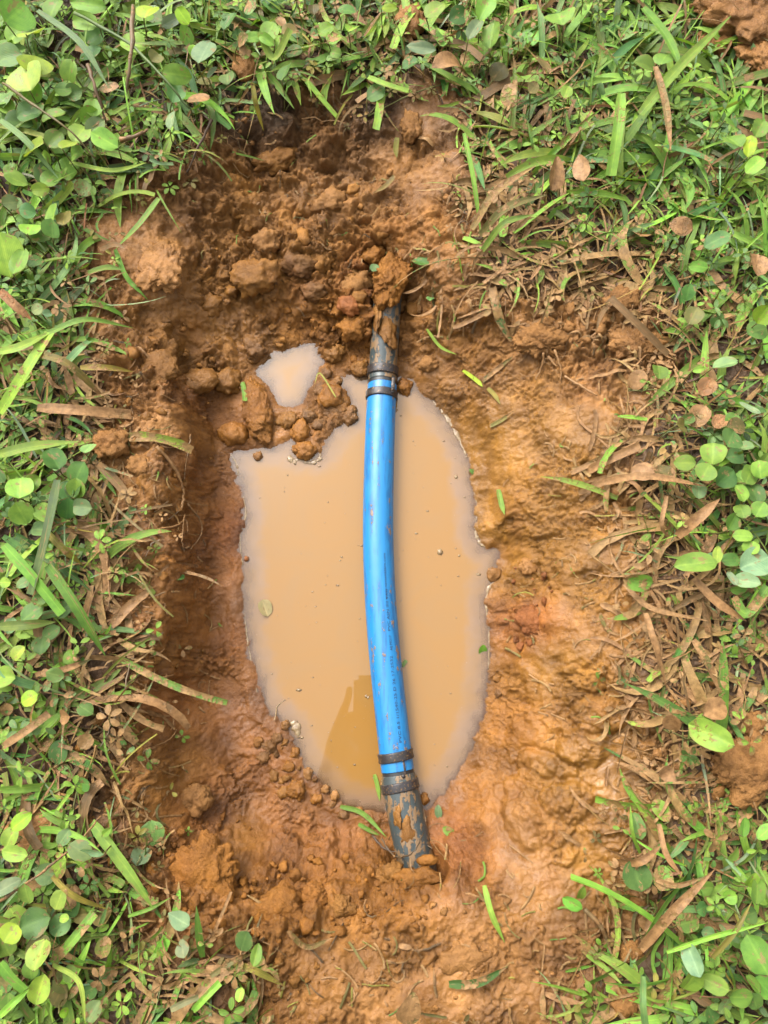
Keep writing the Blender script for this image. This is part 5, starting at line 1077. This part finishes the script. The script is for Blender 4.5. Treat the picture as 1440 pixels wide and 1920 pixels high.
def straw(name, label, spots, seed):
    r = np.random.RandomState(seed); VV = []; FF = []; TT = []; BB = []; k0 = 0
    for (u, v, ru, rv, n, l0, l1, w0, cols, mud, lift) in spots:
        for _ in range(n):
            a = r.uniform(0, 6.283); q = math.sqrt(r.rand()); p = P(u+ru*q*math.cos(a), v+rv*q*math.sin(a), -.03); L = r.uniform(l0, l1); d = r.uniform(0, 6.283); cv = r.normal()*1.1
            X = []; Y = []; x, y = p[0], p[1]
            for i in range(6):
                X.append(x); Y.append(y); x += L/5*math.cos(d); y += L/5*math.sin(d); d += cv/5
            X = np.array(X); Y = np.array(Y); Z = ground(X, Y) + lift*np.sin(np.linspace(0, 3.14, 6))*r.rand() + .0008
            if Z.min() < ZW+.001: continue
            w = w0*r.uniform(.5, 1.5); tx = np.gradient(X); ty = np.gradient(Y); ln = np.hypot(tx, ty)+1e-9
            c = np.clip(np.array(GREENS[cols[r.randint(len(cols))]])*(1+.2*r.normal()), .01, .4); m_ = np.clip(mud+.2*r.normal(), 0, 1)
            for i in range(6):
                for j in (-1, 0, 1): VV.append((X[i]-ty[i]/ln[i]*w*j*.5, Y[i]+tx[i]/ln[i]*w*j*.5, Z[i]+(.35*w if j == 0 else 0))); TT.append((*c, m_)); BB.append((j, i/5, k0*.01))
            for i in range(5):
                for j in (0, 1): b = k0+i*3+j; FF.append((b, b+1, b+4, b+3))
            k0 += 18
    o = mesh_obj(name, VV, FF, M_LEAF, attrs={'tint': np.array(TT), 'bl': np.array(BB)}); return tag(o, label, 'straw', None, 'stuff')
straw('straw_bits', 'bits of straw and torn grass trodden into the clay', [
 (1080,1000,130,400,90,.004,.022,.0016,'ngom',.7,.001),(900,1750,260,150,55,.004,.025,.0016,'gmnod',.7,.001),(600,1780,200,100,50,.004,.03,.0016,'mnok',.5,.002),(300,1200,90,300,80,.004,.02,.0014,'nmkg',.6,.001),(560,420,220,160,60,.004,.018,.0014,'mkgn',.5,.001),
 (880,480,110,150,90,.006,.035,.002,'nmogk',.6,.003),(1080,600,160,60,90,.005,.03,.0018,'nmok',.8,.003),(1230,1000,90,350,160,.006,.035,.002,'nnmo',.85,.004),(1270,1480,90,250,120,.006,.035,.002,'nnmo',.8,.004),(240,1500,70,250,100,.006,.03,.0018,'nmko',.6,.003),(220,780,70,200,70,.006,.03,.0018,'nmko',.6,.003),(1010,420,150,120,120,.006,.04,.002,'nmok',.6,.004)], 72)
straw('hair_roots', 'fine hair roots hanging from the cut turf edge', [
 (560,215,130,35,70,.008,.03,.0006,'ksk',.1,.004),(400,290,60,60,30,.008,.03,.0006,'ksn',.2,.004),(290,900,50,200,40,.006,.025,.0006,'nks',.5,.003),(770,1590,45,30,26,.01,.03,.0006,'ksn',.1,.012),(1020,660,50,40,26,.008,.03,.0008,'n',.9,.004),(1170,500,120,60,40,.01,.03,.0007,'ksn',.4,.004)], 73)
# specks and bubbles on the water
r_ = np.random.RandomState(74); VV = []; FF = []; k0 = 0; V0, F0 = ico(1); F0 = np.array(F0)
while k0 < 130*len(V0):
    x = r_.uniform(-.2, .2); y = r_.uniform(-.2, .5)
    if poly_sd(np.array([x]), np.array([y]), POOL)[0] > -.006: continue
    s_ = .0004*math.exp(abs(r_.normal())*.7); VV.append(V0*np.array([s_*r_.uniform(.7, 2), s_, s_*.5])+np.array([x, y, ZW+.0001])); FF.append(F0+k0); k0 += len(V0)
o = mesh_obj('floating_specks', np.concatenate(VV), np.concatenate(FF), M_FOAM); tag(o, 'tiny specks floating on the clay water', 'specks', None, 'stuff')
# clay stuck to the grey pipe ends
def crust(u, v, rx, ry, ang, seed):
    i = int(np.argmin(np.abs(pv-v))); V_, F_ = ICO[4]; V_ = V_.copy(); o_ = seed*3.3
    n1 = perlin3(V_[:, 0]*1.6+o_, V_[:, 1]*1.6, V_[:, 2]*1.6, 1); n2 = np.abs(perlin3(V_[:, 0]*4+o_, V_[:, 1]*4, V_[:, 2]*4, 2)); V_ = V_*(1+.6*n1+.4*(n2-.2))[:, None]
    c = pc[i]; q = P(u, v, c[2]+RB*.93); sc = depth_at(q)/FPX; V_ = V_*np.array([rx*sc, ry*sc, .003]); V_ = (np.array(Matrix.Rotation(math.radians(ang), 3, 'Z')) @ V_.T).T
    V_ = V_+q; off = V_[:, 0]-c[0]; V_[:, 2] -= RB - np.sqrt(np.clip(RB**2-off**2, 0, None)) - (RB - math.sqrt(max(RB**2-(q[0]-c[0])**2, 0)))
    part('clay_crust', (V_, F_), M_MUD, attrs={'soil': np.tile([*BRN, 1], (len(V_), 1)), 'wet': np.full(len(V_), .6), 'gran': np.full(len(V_), .5)}, label='clay stuck on the grey pipe end')
crust(728, 618, 15, 30, 10, 1); crust(706, 590, 7, 26, 0, 2); crust(762, 1560, 20, 30, 15, 3); crust(745, 1530, 9, 20, 10, 4)

# ------------------------------------------------------------------ photographer, seen only as the dark patch mirrored in the water
def skin(name, pts, edges, rad, mat, parent, lev=2):
    me = bpy.data.meshes.new(name); me.from_pydata([tuple(p) for p in pts], edges, []); o = bpy.data.objects.new(name, me); COL.objects.link(o)
    o.modifiers.new('skin', 'SKIN'); sv_ = me.skin_vertices[0].data
    for i, r in enumerate(rad): sv_[i].radius = (r, r) if not isinstance(r, tuple) else r
    sv_[0].use_root = True; ss = o.modifiers.new('sub', 'SUBSURF'); ss.levels = ss.render_levels = lev
    me.materials.append(mat); o.parent = parent; o.matrix_parent_inverse = Matrix.Translation(-Vector(parent.location)); return o
M_SKIN = mat_plain('skin', (.20, .11, .07), .5); M_SHIRT = mat_plain('dark_cotton', (.03, .032, .03), .85); M_TROU = mat_plain('blue_grey_cotton', (.04, .05, .07), .85); M_HAIR = mat_plain('black_hair', (.01, .008, .007), .5); M_SOLE = mat_plain('rubber', (.03, .025, .02), .7); M_PHONE = mat_plain('phone_case', (.012, .013, .015), .35)
fwd = np.array([0, sT, -cT]); upi = np.array([0, cT, sT]); lens = np.array([0, 0, H]); xx_ = np.array([1., 0, 0])
def F3(x, u, b): return lens + xx_*x + upi*u - fwd*b      # x to the right, u up the picture, b behind the lens
phr = empty('phone', tuple(F3(-.03, -.06, .01)), 'black phone held flat above the hollow to take the picture', 'phone')
bm = bmesh.new(); bmesh.ops.create_cube(bm, size=1); bmesh.ops.scale(bm, vec=(.076, .160, .009), verts=bm.verts); bmesh.ops.bevel(bm, geom=[e for e in bm.edges if abs((e.verts[0].co-e.verts[1].co).z) > .005], offset=.011, segments=5, affect='EDGES')
V_ = np.array([v.co[:] for v in bm.verts]); bm.verts.index_update(); F_ = [tuple(v.index for v in f.verts) for f in bm.faces]; bm.free()
o = mesh_obj('phone_body', np.array([F3(-.03+a, -.062+b, .0095+c) for a, b, c in V_]), F_, M_PHONE, smooth=False); o.parent = phr; o.matrix_parent_inverse = Matrix.Translation(-Vector(phr.location))
for (a, b) in ((-.02, 0), (0, -.025), (-.02, -.025)):
    o = mesh_obj('camera_lens', *tube([F3(a, b, .0046), F3(a, b, .003)], .007, 16), M_PHONE); o.parent = phr; o.matrix_parent_inverse = Matrix.Translation(-Vector(phr.location))
pr = empty('person', (0, -.62, 0), 'person in a dark shirt crouching at the near side with a phone in both hands', 'person')
skin('shirt', [(0,-.72,.38),(0,-.66,.50),(-.01,-.54,.66),(-.03,-.40,.80),(.15,-.38,.82),(-.19,-.36,.82),(.25,-.40,.66),(-.22,-.37,.66),(.23,-.42,.56),(-.17,-.38,.585)], [(0,1),(1,2),(2,3),(3,4),(3,5),(4,6),(5,7),(6,8),(7,9)], [.15,.14,.15,.13,.075,.075,.058,.058,.055,.055], M_SHIRT, pr)
skin('trousers', [(0,-.74,.33),(.14,-.72,.30),(-.14,-.72,.30),(.22,-.46,.46),(-.22,-.46,.46),(.20,-.62,.10),(-.20,-.62,.10)], [(0,1),(0,2),(1,3),(2,4),(3,5),(4,6)], [.15,.12,.12,.078,.078,.058,.058], M_TROU, pr)
for sx_ in (1, -1):
    skin('shoe', [(.20*sx_,-.66,.04),(.20*sx_,-.56,.035),(.20*sx_,-.45,.03)], [(0,1),(1,2)], [.045,.048,.036], M_SOLE, pr)
skin('neck', [(-.03,-.37,.85),(-.045,-.285,.93)], [(0,1)], [.058,.052], M_SKIN, pr)
V_, F_ = ICO[4]; hv = V_.copy(); hv = hv*np.array([.076, .098, .118]); hv[:, 0] *= 1-.25*sstep(.0, -.11, hv[:, 2])
d_ = hv[:, 1] > 0; nose = np.exp(-((hv[:, 0])/.011)**2-((hv[:, 2]+.008)/.02)**2)*d_; hv[:, 1] += .02*nose - .006*np.exp(-((np.abs(hv[:, 0])-.03)/.013)**2-((hv[:, 2]-.02)/.012)**2)*d_ - .003*np.exp(-(hv[:, 0]/.022)**2-((hv[:, 2]+.055)/.006)**2)*d_
Rh = np.array(Matrix.Rotation(-1.0, 3, 'X')); head_c = np.array([-.055, -.22, 1.0]); hv2 = (Rh @ hv.T).T + head_c
o = mesh_obj('head', hv2, F_, M_SKIN); o.parent = pr; o.matrix_parent_inverse = Matrix.Translation(-Vector(pr.location))
hh = V_*np.array([.083, .104, .124]); hh = hh[:, :]; hh[:, 1] -= .014; hh[:, 2] += .014; keepf = [f for f in F_ if all((hh[i, 2] > .045 or hh[i, 1] < -.01) and hh[i, 2] > -.07 for i in f)]
o = mesh_obj('hair', (Rh @ hh.T).T + head_c, keepf, M_HAIR); o.parent = pr; o.matrix_parent_inverse = Matrix.Translation(-Vector(pr.location))
for sx_ in (1, -1):
    e_ = np.zeros(3)
    V_, F_ = tube([head_c+np.array([.074*sx_, -.01, .0]), head_c+np.array([.088*sx_, -.016, .004])], .026, 12)
    o = mesh_obj('ear', V_, F_, M_SKIN); o.parent = pr; o.matrix_parent_inverse = Matrix.Translation(-Vector(pr.location))
    o = mesh_obj('eye', ICO[3][0]*.011 + head_c + Rh @ np.array([.03*sx_, .083, .02]), ICO[3][1], M_PHONE); o.parent = pr; o.matrix_parent_inverse = Matrix.Translation(-Vector(pr.location))
for sx_ in (-1,):
    edge = -.068                                            # long edge of the phone the hand grips
    w_ = F3(edge+.045*sx_, -.17, .03); palm = F3(edge+.026*sx_, -.115, .022)
    pts = [w_, np.array([.165*sx_, -.38, .58]), (w_+palm)/2, palm]; ed = [(0,1),(0,2),(2,3)]; rad = [.026,.042,(.03,.02),(.036,.018)]
    for k_, (u0, ln) in enumerate(((-.055,.072),(-.078,.08),(-.101,.075),(-.122,.06))):   # four fingers behind the case
        b0 = F3(edge+.022*sx_, u0, .012); b1 = F3(edge+.010*sx_, u0+.004, -.004+.0); b2 = F3(edge-.012*sx_, u0+.008, -.006); b3 = F3(edge-(ln-.05)*sx_, u0+.01, -.004)
        if k_ == 0: b1, b2, b3 = F3(edge+.016*sx_, u0+.01, .012), F3(edge+.011*sx_, u0+.03, .012), F3(edge+.009*sx_, u0+.05, .012)
        n0 = len(pts); pts += [b0, b1, b2, b3]; ed += [(3, n0), (n0, n0+1), (n0+1, n0+2), (n0+2, n0+3)]; rad += [.0095, .009, .0085, .007]
    n0 = len(pts); pts += [F3(edge+.018*sx_, -.10, .028), F3(edge+.004*sx_, -.075, .026), F3(edge-.014*sx_, -.055, .023)]; ed += [(3, n0), (n0, n0+1), (n0+1, n0+2)]; rad += [.013, .0105, .0085]
    skin('arm', pts, ed, rad, M_SKIN, pr)
# the other arm rests on the knee
pts = [np.array([.22, -.42, .555]), np.array([.21, -.44, .53]), np.array([.20, -.40, .545])]
pts += [np.array([.22, -.43, .56])]; pts = [np.array([.235,-.43,.57]), np.array([.245,-.50,.565]), np.array([.235,-.425,.555]), np.array([.22,-.385,.545])]; ed = [(0,1),(0,2),(2,3)]; rad = [.036,.04,(.034,.02),(.036,.017)]
for k_ in range(4):
    n0 = len(pts); x_ = .248-.018*k_; pts += [np.array([x_, -.36, .535]), np.array([x_, -.335, .515]), np.array([x_, -.325, .49])]; ed += [(3, n0), (n0, n0+1), (n0+1, n0+2)]; rad += [.0095, .009, .007]
n0 = len(pts); pts += [np.array([.185, -.40, .54]), np.array([.165, -.375, .52])]; ed += [(2, n0), (n0, n0+1)]; rad += [.012, .009]
skin('arm', pts, ed, rad, M_SKIN, pr)
